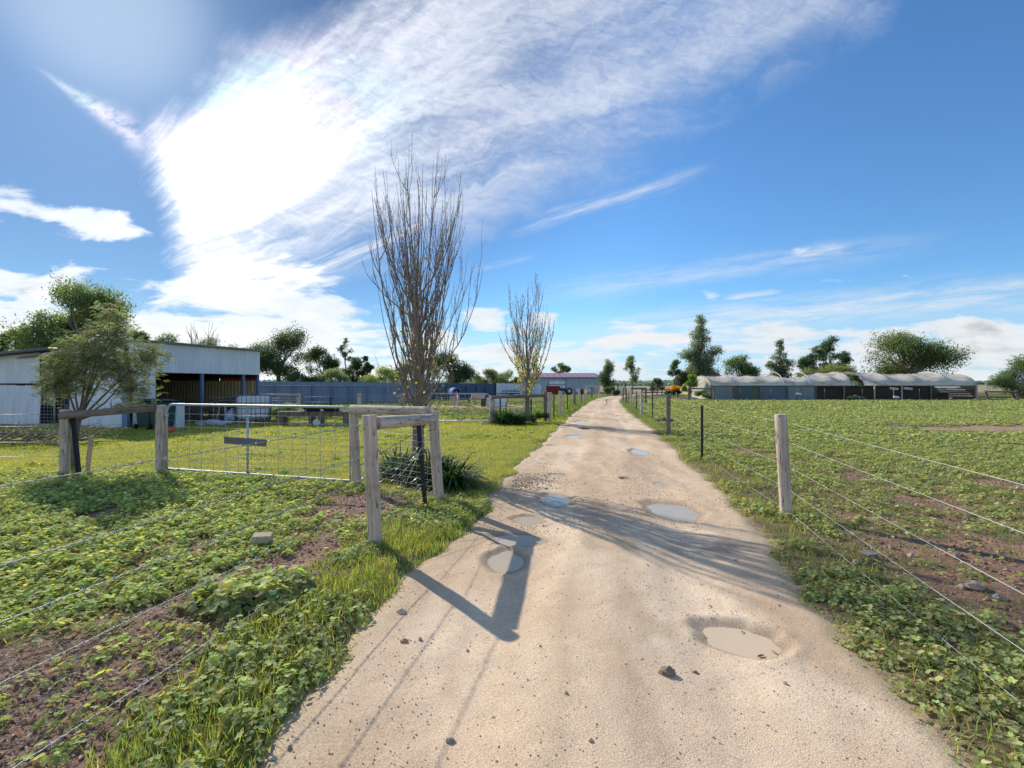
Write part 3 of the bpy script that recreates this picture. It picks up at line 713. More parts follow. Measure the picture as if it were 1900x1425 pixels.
# --- near left barbed fence running toward the viewer
bf = thing('barbed_wire_fence', 'five-strand barbed wire fence running along the left verge', 'fence')
dirn = Vector((-.6, -2.9, 0)).normalized(); e = Vector((-1.31, 4.7, 0)); end = e + dirn * 6.4
for z in (1.22, .92, .705, .475, .124):
    wireobj([sag((e.x - .06, e.y - .05, z), (end.x, end.y, z + .02), .015, 12)], .0024, bf, barbs=True, twist=True)
postobj('post', (end.x, end.y, -.2), (end.x, end.y, 1.25), .065, M['post'], bf, 8)
# --- barbed wire from the corner along the gate
# --- fence left of the gate
lf = thing('paddock_fence', 'old post-and-rail fence end left of the wire gate, with black picket', 'fence')
postobj('post', (P4[0], P4[1], -.2), (P4[0] + .015, P4[1], 1.225), .078, M['post'], lf, 11)
postobj('post', (P5[0], P5[1], -.2), (P5[0] + .01, P5[1], 1.165), .075, M['post'], lf, 12)
railobj('rail', (P5[0] + .03, P5[1] - .1, 1.06), (P4[0] - .03, P4[1] - .09, 1.18), .06, M['post_dark'], lf, 13)
picketmesh((-7.45, 8.35, -.1), (-7.66, 8.45, 1.08), .045).build('picket', M['picket'], lf)
mb = MB(); mb.box((-7.63, 8.75, .3), (.06, .04, .75), 0, 0, .12); mb.build('stake', M['post'], lf)
wireobj([sag((P5[0], P5[1] - .08, z), (-19, 9.0, z + .03), .03, 8) for z in (1.08, .87, .6, .35)], .004, lf)
wireobj([sag((P5[0], P5[1], .9), (P4[0], P4[1] - .07, .97), .05, 8), sag((P5[0], P5[1], .62), (P4[0], P4[1], .6), .01, 8), sag((P5[0], P5[1], .3), (P4[0], P4[1], .3), .01, 8),
         [(P5[0] + .5, 8.5, 1.0), (P5[0] + .62, 8.5, .75), (P5[0] + 1.0, 8.5, .4), (P4[0], P4[1], .1)]], .0022, lf, M['picket'])
# --- gate
def gate(name, label, a, b, z0, z1, group, cols=14, r=.021, mid=True):
    g = thing(name, label, 'gate', (a[0], a[1], 0), math.atan2(b[1] - a[1], b[0] - a[0]), group)
    L = math.hypot(b[0] - a[0], b[1] - a[1]); c = .14
    pts = []
    for (x, z) in [(0, z0), (0, z1 - c)]: pts.append((x, 0, z))
    pts += [(c - c * math.cos(q), 0, z1 - c + c * math.sin(q)) for q in (.3, .6, .9, 1.2)] + [(c, 0, z1), (L - c, 0, z1)]
    pts += [(L - c + c * math.sin(q), 0, z1 - c + c * math.cos(q)) for q in (.3, .6, .9, 1.2)] + [(L, 0, z1 - c), (L, 0, z0), (0, 0, z0)]
    mb = MB(); mb.tube(pts, r, 10); mb.build('frame', M['galv'], g)
    if mid: mb = MB(); mb.tube([(L * .475, 0, z0), (L * .475, 0, z1)], r * .95, 10); mb.build('upright', M['galv'], g)
    mb = MB()
    for i in range(1, cols): mb.tube([(L * i / cols, -.012, z0 + .01), (L * i / cols, -.012, z1 - .01)], .0028, 5)
    zz = [.0] ; H = z1 - z0
    for h in (.07, .13, .19, .25, .32, .39, .47, .56, .66, .76, .86): mb.tube([(0, -.017, z0 + H * h), (L, -.017, z0 + H * h)], .0028, 5)
    mb.build('mesh_infill', M['wire'], g)
    for z in (z0 + .15, z1 - .2): mb = MB(); mb.tube([(-.1, 0, z), (.0, 0, z)], .009, 8); mb.tube([(-.0, 0, z - .03), (0, 0, z + .03)], .028, 10); mb.build('hinge', M['galv'], g)
    return g
ga = Vector((P4[0] + .13, P4[1] - .02)); gb = Vector((P3b[0] - .13, P3b[1] + .04))
gate('farm_gate', 'galvanised wire mesh farm gate closed between two old posts', ga, gb, .10, 1.24, 'farm gates')
mb = MB()
for k in range(9):
    x0 = gb.x + .02 + k * .018; mb.tube([(x0, gb.y - .06, 1.0 - .01 * (k % 2)), (x0 + .02, gb.y - .08, .985 - .012 * (k % 3))], .006, 6)
# timber board tied to the gate
o = MB().box((0, 0, 0), (.86, .03, .115), 0, 0, .0, bev=.004).build('timber_board', M['plank'])
gm = ga.lerp(gb, .475); o.location = (gm.x - .02, gm.y - .045, .65); o.rotation_euler = (0, .025, math.atan2(gb.y - ga.y, gb.x - ga.x))
tag(o, 'grey timber board tied across the middle of the wire gate', 'board')
o = MB().box((0, 0, 0), (.13, .004, .09), 0, 0, 0).build('tag_plate', M['orange']);
bpy.data.objects.remove(o)

# --- long fence on the right of the driveway
RP = [(3.29, 5.8), G(1240, 808), G(1190, 771), G(1171, 753), G(1162, 748), G(1156, 744)]
rf = thing('wire_fence', 'five-wire fence with round timber posts along the right of the driveway', 'fence')
R0 = (3.29 - .245 * 8, 5.8 - 8.0)
tops = [1.24, 1.27, 1.28, 1.25, 1.25, 1.25]
for i, (x, y) in enumerate(RP):
    lean = [(-.08, 0), (0, 0), (.02, 0), (0, 0), (0, 0), (0, 0)][i]
    postobj('post', (x, y, -.2), (x + lean[0], y + lean[1], tops[i]), .07 if i else .068, M['post'] if i in (0, 2, 3) else M['post_dark'], rf, 20 + i)
for (px, pb, h) in [(1303, 855, 1.15), (1211, 777, 1.2), (1181, 761, 1.2), (1167, 750, 1.2)]:
    x, y = G(px, pb); picketmesh((x, y, -.1), (x, y, h), .03).build('picket', M['picket'], rf)
line = [(R0[0], R0[1])] + RP
for z in (1.14, .91, .62, .35, .09):
    segs = []
    for i in range(len(line) - 1):
        a, b = line[i], line[i + 1]; off = -.075 if i < 2 else 0
        segs.append(sag((a[0] + (0 if i == 0 else .05 if False else 0), a[1] - (0 if i == 0 else .0), z), (b[0], b[1], z), .02 if i < 2 else .03, 12))
    wireobj(segs, 0.0017, rf, M['ewire'])
# end frame across: rail frame with small gate
pA = G(1171, 753); pB = G(1198, 749)
postobj('post', (pB[0], pB[1], -.1), (pB[0], pB[1], 1.28), .09, M['post_dark'], rf, 31)
railobj('rail', (pA[0], pA[1], 1.27), (pB[0], pB[1], 1.25), .07, M['post_dark'], rf, 32)
gate('farm_gate', 'small galvanised gate in the timber frame right of the driveway bend', (pA[0] + .2, pA[1]), (pB[0] - .2, pB[1]), .05, .75, 'farm gates', 8, .03, False)

# --- fence on the left of the driveway, starting at the second gate
LP = [G(1012, 783), G(1020, 784), G(1040, 771), G(1066, 753), G(1075, 748), G(1085, 743), G(1098, 738), G(1106, 734.5)]
l2 = thing('post_and_wire_fence', 'line of timber posts and black pickets along the left of the driveway bend', 'fence')
for i, (x, y) in enumerate(LP):
    postobj('post', (x, y, -.2), (x, y, 1.26), .085, M['post_dark'] if i % 3 == 0 else M['post'], l2, 40 + i)
for (px, pb) in [(1028, 777), (1053, 761), (1079, 746), (1090, 741)]:
    x, y = G(px, pb); picketmesh((x, y, -.1), (x, y, 1.2), .03).build('picket', M['picket'], l2)
for z in (1.15, .9, .62, .35): wireobj([sag((a[0], a[1], z), (b[0], b[1], z), .02, 4) for a, b in zip(LP[1:], LP[2:])], .003, l2, M['picket'])
fr1 = G(1089, 741); fr2 = G(1112, 739)
fo = thing('gateway', 'grey timber post gateway beside the far driveway bend, left side', 'gateway')
postobj('post', (fr1[0], fr1[1], -.1), (fr1[0], fr1[1], 1.45), .09, M['post'], fo, 61); postobj('post', (fr2[0], fr2[1], -.1), (fr2[0], fr2[1], 1.4), .09, M['post'], fo, 62)
railobj('rail', (fr1[0], fr1[1], 1.4), (fr2[0], fr2[1], 1.35), .07, M['post'], fo, 63)
# rail between gate post and driveway corner
l3 = thing('rail_fence', 'post-and-rail wire fence behind the small poplar', 'fence')
qa = G(913, 785); qb = LP[0]
postobj('post', (qa[0], qa[1], -.2), (qa[0], qa[1], 1.13), .1, M['post'], l3, 71)
railobj('rail', (qa[0] - .02, qa[1] - .1, 1.07), (qb[0], qb[1] - .1, 1.12), .07, M['post_dark'], l3, 72)
for t_ in (.15, .72):
    picketmesh((qa[0] + (qb[0] - qa[0]) * t_, qa[1] + .05, 0), (qa[0] + (qb[0] - qa[0]) * t_, qa[1] + .05, 1.0), .03).build('picket', M['picket'], l3)
wireobj([[(qa[0], qa[1], z), (qb[0], qb[1], z)] for z in (.85, .6, .35, .12)] + [[(qa[0], qa[1], .6), ((qa[0] + qb[0]) / 2, qa[1], .85), (qb[0], qb[1], .3)]], .004, l3, M['picket'])
# second gate
sa = ((797 - CX) / F * 20.1, 20.1); sb = ((908 - CX) / F * 20.1, 20.1)
gate('farm_gate', 'galvanised gate with centre bar behind the lawn, left of the small poplar', sa, (sb[0], sb[1]), .08, 1.2, 'farm gates', 10, .024)
# mid fence with mesh, left of the second gate
m3 = thing('mesh_fence', 'low wire mesh fence with timber posts in front of the blue fence', 'fence')
Ym = 22.; xs = [(px - CX) / F * Ym for px in (554, 667, 746)]
for i, x in enumerate(xs): postobj('post', (x, Ym, -.1), (x, Ym, 1.16), .1 if i != 2 else .11, M['post'], m3, 80 + i)
mb = MB(); net(mb, (xs[1], Ym, 0), (xs[2], Ym, 0), .1, 1.1, 19, 8, .006); mb.build('netting', M['wire'], m3)
wireobj([[(xs[0], Ym, z), (xs[1], Ym, z)] for z in (1.02, .78, .45, .2)] + [[(xs[2], Ym, z), (sa[0], 20.2, z)] for z in (1., .75, .5, .25)], .006, m3)
x = (613 - CX) / F * Ym; picketmesh((x, Ym, 0), (x, Ym, 1.02), .04).build('picket', M['picket'], m3)
railobj('rail', ((484 - CX) / F * Ym, Ym, 1.12), (xs[0], Ym, 1.1), .05, M['post'], m3, 85)
mb = MB(); xa = (484 - CX) / F * Ym
for z in (.95, .85, .72, .6): mb.tube([(xa, Ym, z), (xs[0], Ym, z)], .02, 6)
mb.build('pipe_rails', M['galv'], m3)

# ------------------------------------------------------------------ sheets
def corr(mb, a, b, z0a, z1a, z0b=None, z1b=None, pitch=.15, dep=.02, col=None):
    """ribbed steel sheet standing between two plan points"""
    z0b = z0a if z0b is None else z0b; z1b = z1a if z1b is None else z1b
    a = Vector((a[0], a[1], 0)); b = Vector((b[0], b[1], 0)); L = (b - a).length; d = (b - a) / L; nrm = Vector((d.y, -d.x, 0))
    n = max(4, int(L / pitch * 4)); vs = []
    for i in range(n + 1):
        q = i / n; o = dep * (1 if (i % 4) in (1, 2) else 0); p = a + d * L * q + nrm * o
        vs += [(p.x, p.y, z0a + (z0b - z0a) * q), (p.x, p.y, z1a + (z1b - z1a) * q)]
    mb.add(vs, [(2 * i, 2 * i + 2, 2 * i + 3, 2 * i + 1) for i in range(n)], col); return mb
def slabcorr(mb, p00, p10, p11, p01, nrib, dep=.03):
    """ribbed roof sheet, ribs running from edge 00-10 to edge 01-11"""
    A, B, C_, D = map(Vector, (p00, p10, p11, p01)); n = nrib * 4; nr = (B - A).cross(D - A).normalized(); vs = []
    for i in range(n + 1):
        q = i / n; o = nr * (dep if (i % 4) in (1, 2) else 0); vs += [A.lerp(B, q) + o, D.lerp(C_, q) + o]
    mb.add(vs, [(2 * i, 2 * i + 2, 2 * i + 3, 2 * i + 1) for i in range(n)])
    vs2 = [Vector(v) - nr * .02 for v in vs]; mb.add(vs2, [(2 * i + 1, 2 * i + 3, 2 * i + 2, 2 * i) for i in range(n)])
    return mb

# open machinery shed
A = Vector((-13.65, 17.3, 0)); B = Vector((-11.96, 23.0, 0)); d1 = (B - A).normalized(); d2 = Vector((-d1.y, d1.x, 0)); DEP = 6.5
sh = thing('machinery_shed', 'open-fronted white steel shed with deep fascia and blue posts', 'shed')
LAB = (B - A).length
def S(u, w, z=0): p = A + d1 * u + d2 * w; return (p.x, p.y, z)
mb = MB(); corr(mb, S(-.02, 0), S(LAB, 0), 2.04, 3.12, pitch=.15, dep=.012); mb.box(S(LAB / 2, .05, 2.06), (LAB, .06, .06), math.atan2(d1.y, d1.x))
mb.build('fascia', M['sheet_white'], sh)
mb = MB(); slabcorr(mb, S(-.15, -.28, 3.17), S(LAB + .15, -.28, 3.17), S(LAB + .15, DEP + .2, 2.5), S(-.15, DEP + .2, 2.5), 60, .045); mb.build('roof', M['roof_zinc'], sh)
mb = MB(); corr(mb, S(LAB - .02, DEP), S(LAB - .02, .05), .15, 1.75, pitch=.2, dep=.03)
for k, (u0, u1) in enumerate([(0, 1)]): mb.box(S(LAB - .07, DEP / 2, .78), (.05, DEP, .07), math.atan2(d1.y, d1.x))
mb.build('end_wall', M['sheet_cream'], sh)
mb = MB(); mb.box(S(LAB - .06, DEP / 2, .78), (.06, DEP - .1, .06), math.atan2(d1.y, d1.x)); mb.box(S(LAB - .06, 1.6, 2.0), (.05, 3., .25), math.atan2(d1.y, d1.x))
mb.build('wall_girt', M['dark_inside'], sh)
mb = MB(); corr(mb, S(LAB, 2.4), S(LAB, .05), 1.75, 2.9, 1.75, 3.1, pitch=.2); mb.build('upper_panel', M['gap_daylight'], sh)  # red sheet standing in for tinted daylight above the cream wall
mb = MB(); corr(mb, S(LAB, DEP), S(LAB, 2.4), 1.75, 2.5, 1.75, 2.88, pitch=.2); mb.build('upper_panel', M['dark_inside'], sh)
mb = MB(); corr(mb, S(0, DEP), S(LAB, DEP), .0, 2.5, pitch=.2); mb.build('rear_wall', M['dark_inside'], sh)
mb = MB(); corr(mb, S(0, 2.95), S(0, .25), .02, 2.85, .02, 3.1, pitch=.2); mb.build('end_wall', M['sheet_white'], sh)
mb = MB(); mb.box(S(-.03, .12, 1.03), (.1, .26, 2.06), math.atan2(d1.y, d1.x)); mb.build('corner_panel', M['sheet_blue'], sh)
mb = MB(); corr(mb, S(.12, 0), S(.95, 0), .05, 2.05, .05, 2.05, pitch=.2, dep=.03); mb.build('front_panel', M['sheet_white'], sh)
for u in (LAB * .5, LAB * .855, LAB - .02):
    mb = MB(); mb.box(S(u, .1, 1.03), (.1, .1, 2.06), math.atan2(d1.y, d1.x)); mb.build('post', M['sheet_blue'], sh)
mb = MB()
for w in (1.8, 3.6): mb.box(S(LAB / 2, w, 2.72 - w * .05), (LAB, .08, .16), math.atan2(d1.y, d1.x))
mb.build('roof_beam', M['dark_inside'], sh)
# lean-to shed on the left
ls = thing('lean_to_shed', 'pale steel lean-to shed with tilted door sheets at the left edge', 'shed')
Y0 = 18.8
def LX(px): return (px - CX) / F * Y0
mb = MB(); corr(mb, (LX(-320), Y0), (LX(74), Y0), 1.6, 2.0, 1.6, 2.83, pitch=.6, dep=.012); mb.build('upper_wall', M['sheet_white'], ls)
mb = MB(); corr(mb, (LX(-320), Y0 + .05), (LX(26), Y0 + .05), .06, 1.6, pitch=.2, dep=.02); mb.build('wall_sheet', M['sheet_white'], ls)
for (a, b, sl) in ((0, 28, -.02), (22, 52, -.05), (48, 78, -.05)):
    mb = MB(); L = LX(b) - LX(a); corr(mb, (0, 0), (L, 0), 0, 1.5, pitch=.2, dep=.02)
    o = mb.build('door_sheet', M['sheet_white'], ls); o.location = (LX(a), Y0 - .06 - a * .001, .06); o.rotation_euler = (0, -sl, 0)
mb = MB(); mb.box((LX(-123), Y0 - .03, 1.6), (LX(74) - LX(-320), .06, .05)); mb.build('track', M['dark_inside'], ls)
mb = MB(); corr(mb, (LX(75), Y0 + .02), (LX(100), Y0 + .02), .75, 2.75, .75, 2.8, pitch=.2); mb.build('side_panel', M['sheet_slate'], ls)
mb = MB(); mb.box((LX(102), Y0 + 1.2, 1.1), (LX(160) - LX(64), .06, 2.6)); mb.build('doorway_shade', M['dark_inside'], ls)  # dark sheet standing in for the shade inside the opening
mb = MB(); slabcorr(mb, (LX(-330), Y0 - .35, 2.05), (LX(108), Y0 - .35, 2.98), (LX(108), Y0 + 5, 2.98), (LX(-330), Y0 + 5, 2.05), 40, .03); mb.build('roof', M['roof_zinc'], ls); mb = MB(); mb.tube([(LX(-330), Y0 - .42, 2.0), (LX(108), Y0 - .42, 2.94)], .06, 8); mb.build('gutter', M['plank'], ls)
mb = MB(); net(mb, (LX(74), Y0 - .1, 0), (LX(131), Y0 - .1, 0), .05, 1.7, 9, 13, .007); mb.build('mesh_screen', M['wire'], ls)
mb = MB(); mb.tube([(LX(108), Y0 - .15, 0), (LX(108), Y0 - .15, 2.0)], .035, 8); mb.build('post', M['galv'], ls)
mb = MB(); mb.box((LX(97), Y0 - .6, .07), (LX(130) - LX(64), .5, .05), .02)
tag(mb.build('concrete_slab', M['stone']), 'pale low slab at the foot of the lean-to shed', 'slab')
mb = MB(); corr(mb, (LX(131), Y0 - .05), (LX(170), 18.4), .03, 2.3, .03, 2.4, pitch=.2); mb.build('wall_sheet', M['sheet_white'], ls)

# wheelie bins
def wbin(x, y, rz, label):
    b = thing('wheelie_bin', label, 'bin', (x, y, gzz(x, y)), rz, 'wheelie bins beside the shed')
    MB().box((0, 0, .52), (.54, .62, .86), taper=.78, bev=.03).build('body', M['bin_green'], b)
    mb = MB(); mb.box((0, 0, .99), (.6, .7, .06), 0, .05, bev=.02); mb.box((0, .0, 1.03), (.42, .5, .04), 0, .05, bev=.015); mb.build('lid', M['bin_green'], b)
    for s in (-1, 1):
        mb = MB(); mb.tube([(s * .25 - .025, .27, .1), (s * .25 + .025, .27, .1)], .1, 16); mb.build('wheel', M['blackplastic'], b)
    mb = MB(); mb.tube([(-.22, .36, .93), (-.22, .42, .93), (.22, .42, .93), (.22, .36, .93)], .015, 6); mb.build('handle', M['bin_green'], b)
wbin((276 - CX) / F * 16.9, 16.9, PI, 'dark green wheelie bin nearer the blue shed corner')
wbin((298 - CX) / F * 16.6, 16.7, PI - .15, 'dark green wheelie bin nearer the gate post')
# white cabinet
x = (324 - CX) / F * 17.2; cb = thing('cabinet', 'old white metal cabinet standing behind the gate', 'cabinet', (x, 17.2, gzz(x, 17.2)))
MB().box((0, 0, .45), (.44, .42, .9), bev=.012).build('body', M['white_plastic'], cb); MB().box((0, -.218, .45), (.4, .012, .82), bev=.004).build('door', M['white_plastic'], cb)
MB().box((.15, -.235, .55), (.02, .02, .14)).build('handle', M['galv'], cb)
x = (318 - CX) / F * 15.8; mb = MB(); mb.lathe([(.06, 0), (.11, .02), (.12, .09), (.09, .14), (.03, .16)], n=14)
tag(mb.build('float_buoy', M['orange'], None, (x, 15.8, .03)), 'orange plastic float on the grass behind the gate', 'float')
# IBC tank
x = (472 - CX) / F * 19.8; ib = thing('water_tank', 'white plastic tank in a metal cage on a pallet', 'tank', (x, 19.8, gzz(x, 19.8)), .42)
MB().box((0, 0, .62), (1.16, .96, .94), bev=.09).build('tank', M['white_plastic'], ib)
mb = MB()
for s in (-1, 1):
    for i in range(8): xx = -.58 + 1.16 * i / 7; mb.tube([(xx, s * .5, .14), (xx, s * .5, 1.11)], .011, 5)
    for i in range(7): yy = -.49 + .98 * i / 6; mb.tube([(s * .6, yy, .14), (s * .6, yy, 1.11)], .011, 5)
for z in (.16, .38, .6, .82, 1.1): mb.tube([(-.6, -.5, z), (.6, -.5, z), (.6, .5, z), (-.6, .5, z), (-.6, -.5, z)], .012, 5)
mb.build('cage', M['darkcage'], ib)
mb = MB(); mb.lathe([(.11, 0), (.11, .04), (.06, .05)], (0, 0, 1.09), 16); mb.build('filler_cap', M['blackplastic'], ib)
mb = MB()
for xx in (-.5, 0, .5): mb.box((xx, 0, .06), (.12, .96, .1))
mb.box((0, 0, .125), (1.2, 1., .03)); mb.build('pallet', M['post_dark'], ib)
# timber pile behind tank
tp = thing('timber_stack', 'stack of dark boards and offcuts at the shed mouth behind the tank', 'timber stack', ((424 - CX) / F * 20.6, 20.6, 0), .5)
rs = random.Random(3); mb = MB()
for k in range(22): mb.box((rs.uniform(-.35, .35), rs.uniform(-.2, .2), .1 + .045 * k), (rs.uniform(.9, 1.5), .16, .035), rs.uniform(-.25, .25), 0, rs.uniform(-.05, .05))
mb.build('boards', M['post_dark'], tp)
mb = MB()
for z in (.05,): mb.box((0, 0, z), (1.2, .5, .1))
mb.build('bearers', M['dark_inside'], tp)
def lump(name, label, catg, loc, size, mat, seed, amp=.25, res=18):
    v = []; n = res
    for j in range(n + 1):
        for i in range(n * 2):
            th = PI * j / n; ph = PI * i / n; d = Vector((math.sin(th) * math.cos(ph), math.sin(th) * math.sin(ph), math.cos(th)))
            k = 1 + amp * (float(fbm(np.array([d.x * 2 + d.z]), np.array([d.y * 2 - d.z * .7]), 1.3, 4, seed)[0]) - .5) * 2.4; v.append((d.x * size[0] * k / 2, d.y * size[1] * k / 2, max(d.z * size[2] * k / 2, -size[2] * .35)))
    f = [(j * 2 * n + i, (j + 1) * 2 * n + i, (j + 1) * 2 * n + (i + 1) % (2 * n), j * 2 * n + (i + 1) % (2 * n)) for j in range(n) for i in range(2 * n)]
    mb = MB(); mb.add(v, f, None, True); o = mb.build(name, mat, None, (loc[0], loc[1], loc[2] + size[2] * .35)); return tag(o, label, catg)
lump('tarpaulin', 'crumpled pale blue tarpaulin on the grass in front of the shed', 'tarpaulin', ((398 - CX) / F * 18.6, 18.6, 0), (1.15, .6, .26), M['paleblue'], 3, .5)
lump('sack', 'upright pale sack leaning beside the caged tank', 'sack', ((428 - CX) / F * 19.3, 19.3, 0), (.42, .4, .7), M['paleblue'], 9, .35)
# leaning frame
fr = thing('trestle', 'pale folding trestle leaning in the shed opening', 'trestle', ((411 - CX) / F * 19.5, 19.5, 0), .3)
for s in (-1, 1):
    mb = MB(); mb.tube([(s * .18, -.1, 0), (s * .08, .1, .75)], .022, 6); mb.build('leg', M['galv'], fr)
    mb = MB(); mb.tube([(s * .2, .3, 0), (s * .08, .1, .75)], .022, 6); mb.build('leg', M['galv'], fr)
MB().box((0, .1, .76), (.34, .1, .04)).build('top', M['post'], fr)
# inside junk
for k, (w, u, sx, sz, lab) in enumerate([(1.2, 3.4, .7, .55, 'brown wooden crate inside the shed beside the first blue post'), (2.6, 2.6, .9, .7, 'dark timber crate at the back of the open shed'), (1.4, 4.9, .6, .8, 'tall dusty crate in the shed behind the second blue post')]):
    p = S(u, w, 0.02); c_ = thing('crate', lab, 'crate', p, .5 + k)
    mb = MB()
    for j in range(5):
        z = .06 + j * (sz - .08) / 4
        for s in (-1, 1): mb.box((0, s * sx * .36, z), (sx, .02, .09)); mb.box((s * sx * .49, 0, z), (.02, sx * .7, .09))
    mb.build('slats', M['post_dark'], c_)
    for a_ in (-1, 1):
        for b_ in (-1, 1): MB().box((a_ * sx * .46, b_ * sx * .33, sz / 2), (.05, .05, sz)).build('corner_post', M['plank'], c_)
# bench with tubs and stones
be = thing('timber_bench', 'long low weathered bench of boards in front of the blue fence', 'bench', ((584 - CX) / F * 18.6, 18.6, 0), 0)
MB().box((0, 0, .53), (2.75, .5, .05)).build('top', M['post_dark'], be); MB().box((0, -.2, .44), (2.7, .04, .12)).build('apron', M['post_dark'], be)
for sx in (-1.2, -.1, .25, 1.2): MB().box((sx, 0, .25), (.12, .4, .5)).build('leg', M['post_dark'], be)
for k, px in enumerate((587, 621)):
    x = (px - CX) / F * 18.9; o = thing('feed_tub', ['black tub upturned on the bench, left of the pair', 'black tub upturned on the bench, right of the pair'][k], 'tub', (x, 18.55, .556), 0, 'black tubs on the bench')
    mb = MB(); mb.box((0, 0, .08), (.42, .36, .16), 0, PI, 0, taper=1.45, bev=.02); mb.build('shell', M['blackplastic'], o); mb = MB(); mb.box((0, 0, .012), (.64, .54, .02), bev=.006); mb.build('rim', M['blackplastic'], o)
mb = MB(); mb.tube([(0, -.012, 0), (0, .012, 0)], .135, 24, smooth=False); o = mb.build('round_lid', M['white_plastic'], None, ((586 - CX) / F * 18.1, 18.15, .15)); o.rotation_euler = (.2, 0, 0); tag(o, 'white round lid leaning in front of the bench', 'lid')
for k in range(9):
    px = 540 + k * 12.3; x, y = (px - CX) / F * 18.3, 18.25 + .1 * math.sin(k * 2.)
    v, f = rockt(100 + k, 7, 4); s = .16 + .07 * ((k * 7) % 5) / 5; mb = MB(); mb.add([(a * s * 1.3, b * s, c * s * .8) for a, b, c in v], f, (.9, .85, .85))
    tag(mb.build('border_stone', M['stone'], None, (x, y, .06)), 'rough pale stone in the row under the timber bench', 'stone', 'row of stones under the bench')
# shrubs under the bench are added with the vegetation

# blue colorbond fence
def panelfence(name, label, pA, pB, za, zb, n, mat, postm, rails=True, inset=.12):
    f = thing(name, label, 'fence'); a = Vector((*pA, 0)); b = Vector((*pB, 0))
    mb = MB(); corr(mb, (a.x, a.y), (b.x, b.y), .03, za, .03, zb, pitch=.3, dep=.03); mb.build('panel', mat, f)
    dr = (b - a).normalized(); nn = Vector((dr.y, -dr.x, 0)) * inset
    for i in range(n + 1):
        p_ = a.lerp(b, i / n) + nn; z = za + (zb - za) * i / n; mb = MB(); mb.box((p_.x, p_.y, z * .42), (.09, .09, z * .84), math.atan2(dr.y, dr.x)); mb.build('post', postm, f)
    if rails:
        mb = MB()
        for q in (.82,): mb.tube([a + nn + Vector((0, 0, za * q)), b + nn + Vector((0, 0, zb * q))], .03, 6)
        mb.build('top_rail', M['galv'], f)
    return f
def PT(px, Y): return ((px - CX) / F * Y, Y)
panelfence('steel_fence', 'long blue-grey steel sheet fence behind the lawn with pipe rail', PT(470, 37), PT(775, 42), 1.8, 1.72, 9, M['fence_blue'], M['sheet_blue'])
panelfence('steel_fence', 'dark teal steel fence behind the horses', PT(760, 46), PT(916, 56), 1.72, 1.66, 8, M['fence_teal'], M['fence_teal'], False)
panelfence('steel_fence', 'pale blue-white steel fence left of the maroon-roofed shed', PT(921, 60), PT(1002, 66), 1.68, 1.64, 5, M['sheet_white'], M['sheet_white'], False)
mb = MB(); mb.box((0, 0, .85), (.5, .4, 1.7), bev=.02); tag(mb.build('cupboard', M['dark_inside'], None, (*PT(917, 57), 0)), 'dark narrow locker at the joint of the teal and white fences', 'locker')

# far sheds
def gshed(name, label, x0, x1, y0, y1, he, hr, wall, roof, rz=0):
    s_ = thing(name, label, 'shed', ((x0 + x1) / 2, y0, 0), rz); w = (x1 - x0) / 2; dp = y1 - y0
    mb = MB(); corr(mb, (-w, 0), (w, 0), 0, he, pitch=.5, dep=.05); mb.build('front_wall', wall, s_)
    for s in (-1, 1):
        mb = MB(); mb.add([(s * w, 0, 0), (s * w, dp, 0), (s * w, dp, he), (s * w, dp / 2, hr), (s * w, 0, he)], [(0, 1, 2, 3, 4)]); mb.build('end_wall', wall, s_)
    mb = MB(); corr(mb, (w, dp), (-w, dp), 0, he, pitch=.5); mb.build('rear_wall', wall, s_)
    mb = MB(); slabcorr(mb, (-w - .3, -.3, he - .03), (w + .3, -.3, he - .03), (w + .3, dp / 2, hr + .04), (-w - .3, dp / 2, hr + .04), int(w * 2), .05)
    slabcorr(mb, (-w - .3, dp / 2, hr + .04), (w + .3, dp / 2, hr + .04), (w + .3, dp + .3, he - .03), (-w - .3, dp + .3, he - .03), int(w * 2), .05); mb.build('roof', roof, s_)
    mb = MB(); mb.tube([(-w - .3, -.33, he - .02), (w + .3, -.33, he - .02)], .08, 6); mb.build('gutter', M['roof_maroon'], s_)
    return s_
bs = gshed('farm_shed', 'long grey steel shed with low maroon roof behind the fences', PT(968, 85)[0], PT(1113, 85)[0], 85, 97, 2.75, 3.6, M['sheet_grey'], M['roof_maroon'])
for (xx, w_) in ((-.6, 2.9),):
    mb = MB(); mb.box((xx, -.08, 1.05), (w_, .06, 2.1)); d = mb.build('door', M['sheet_white'], bs)
    mb = MB(); mb.box((xx, -.13, 1.5), (w_, .04, .1)); mb.box((xx + w_ / 2, -.13, 1.3), (.1, .04, 2.6)); mb.box((xx - w_ / 2, -.13, 1.1), (.06, .04, 2.2)); mb.build('rail', M['sheet_slate'], d)
ho = gshed('farmhouse', 'cottage with pinkish red roof half hidden behind the tall gum', PT(1285, 72)[0], PT(1347, 72)[0], 72, 80, 2.2, 3.35, M['sheet_cream'], M['roof_maroon'])
ho['category'] = 'house'
for xx in (-1.3, 1.2):
    mb = MB(); mb.box((xx, -.06, 1.3), (.9, .06, 1.0)); mb.build('window', M['sheet_slate'], ho)
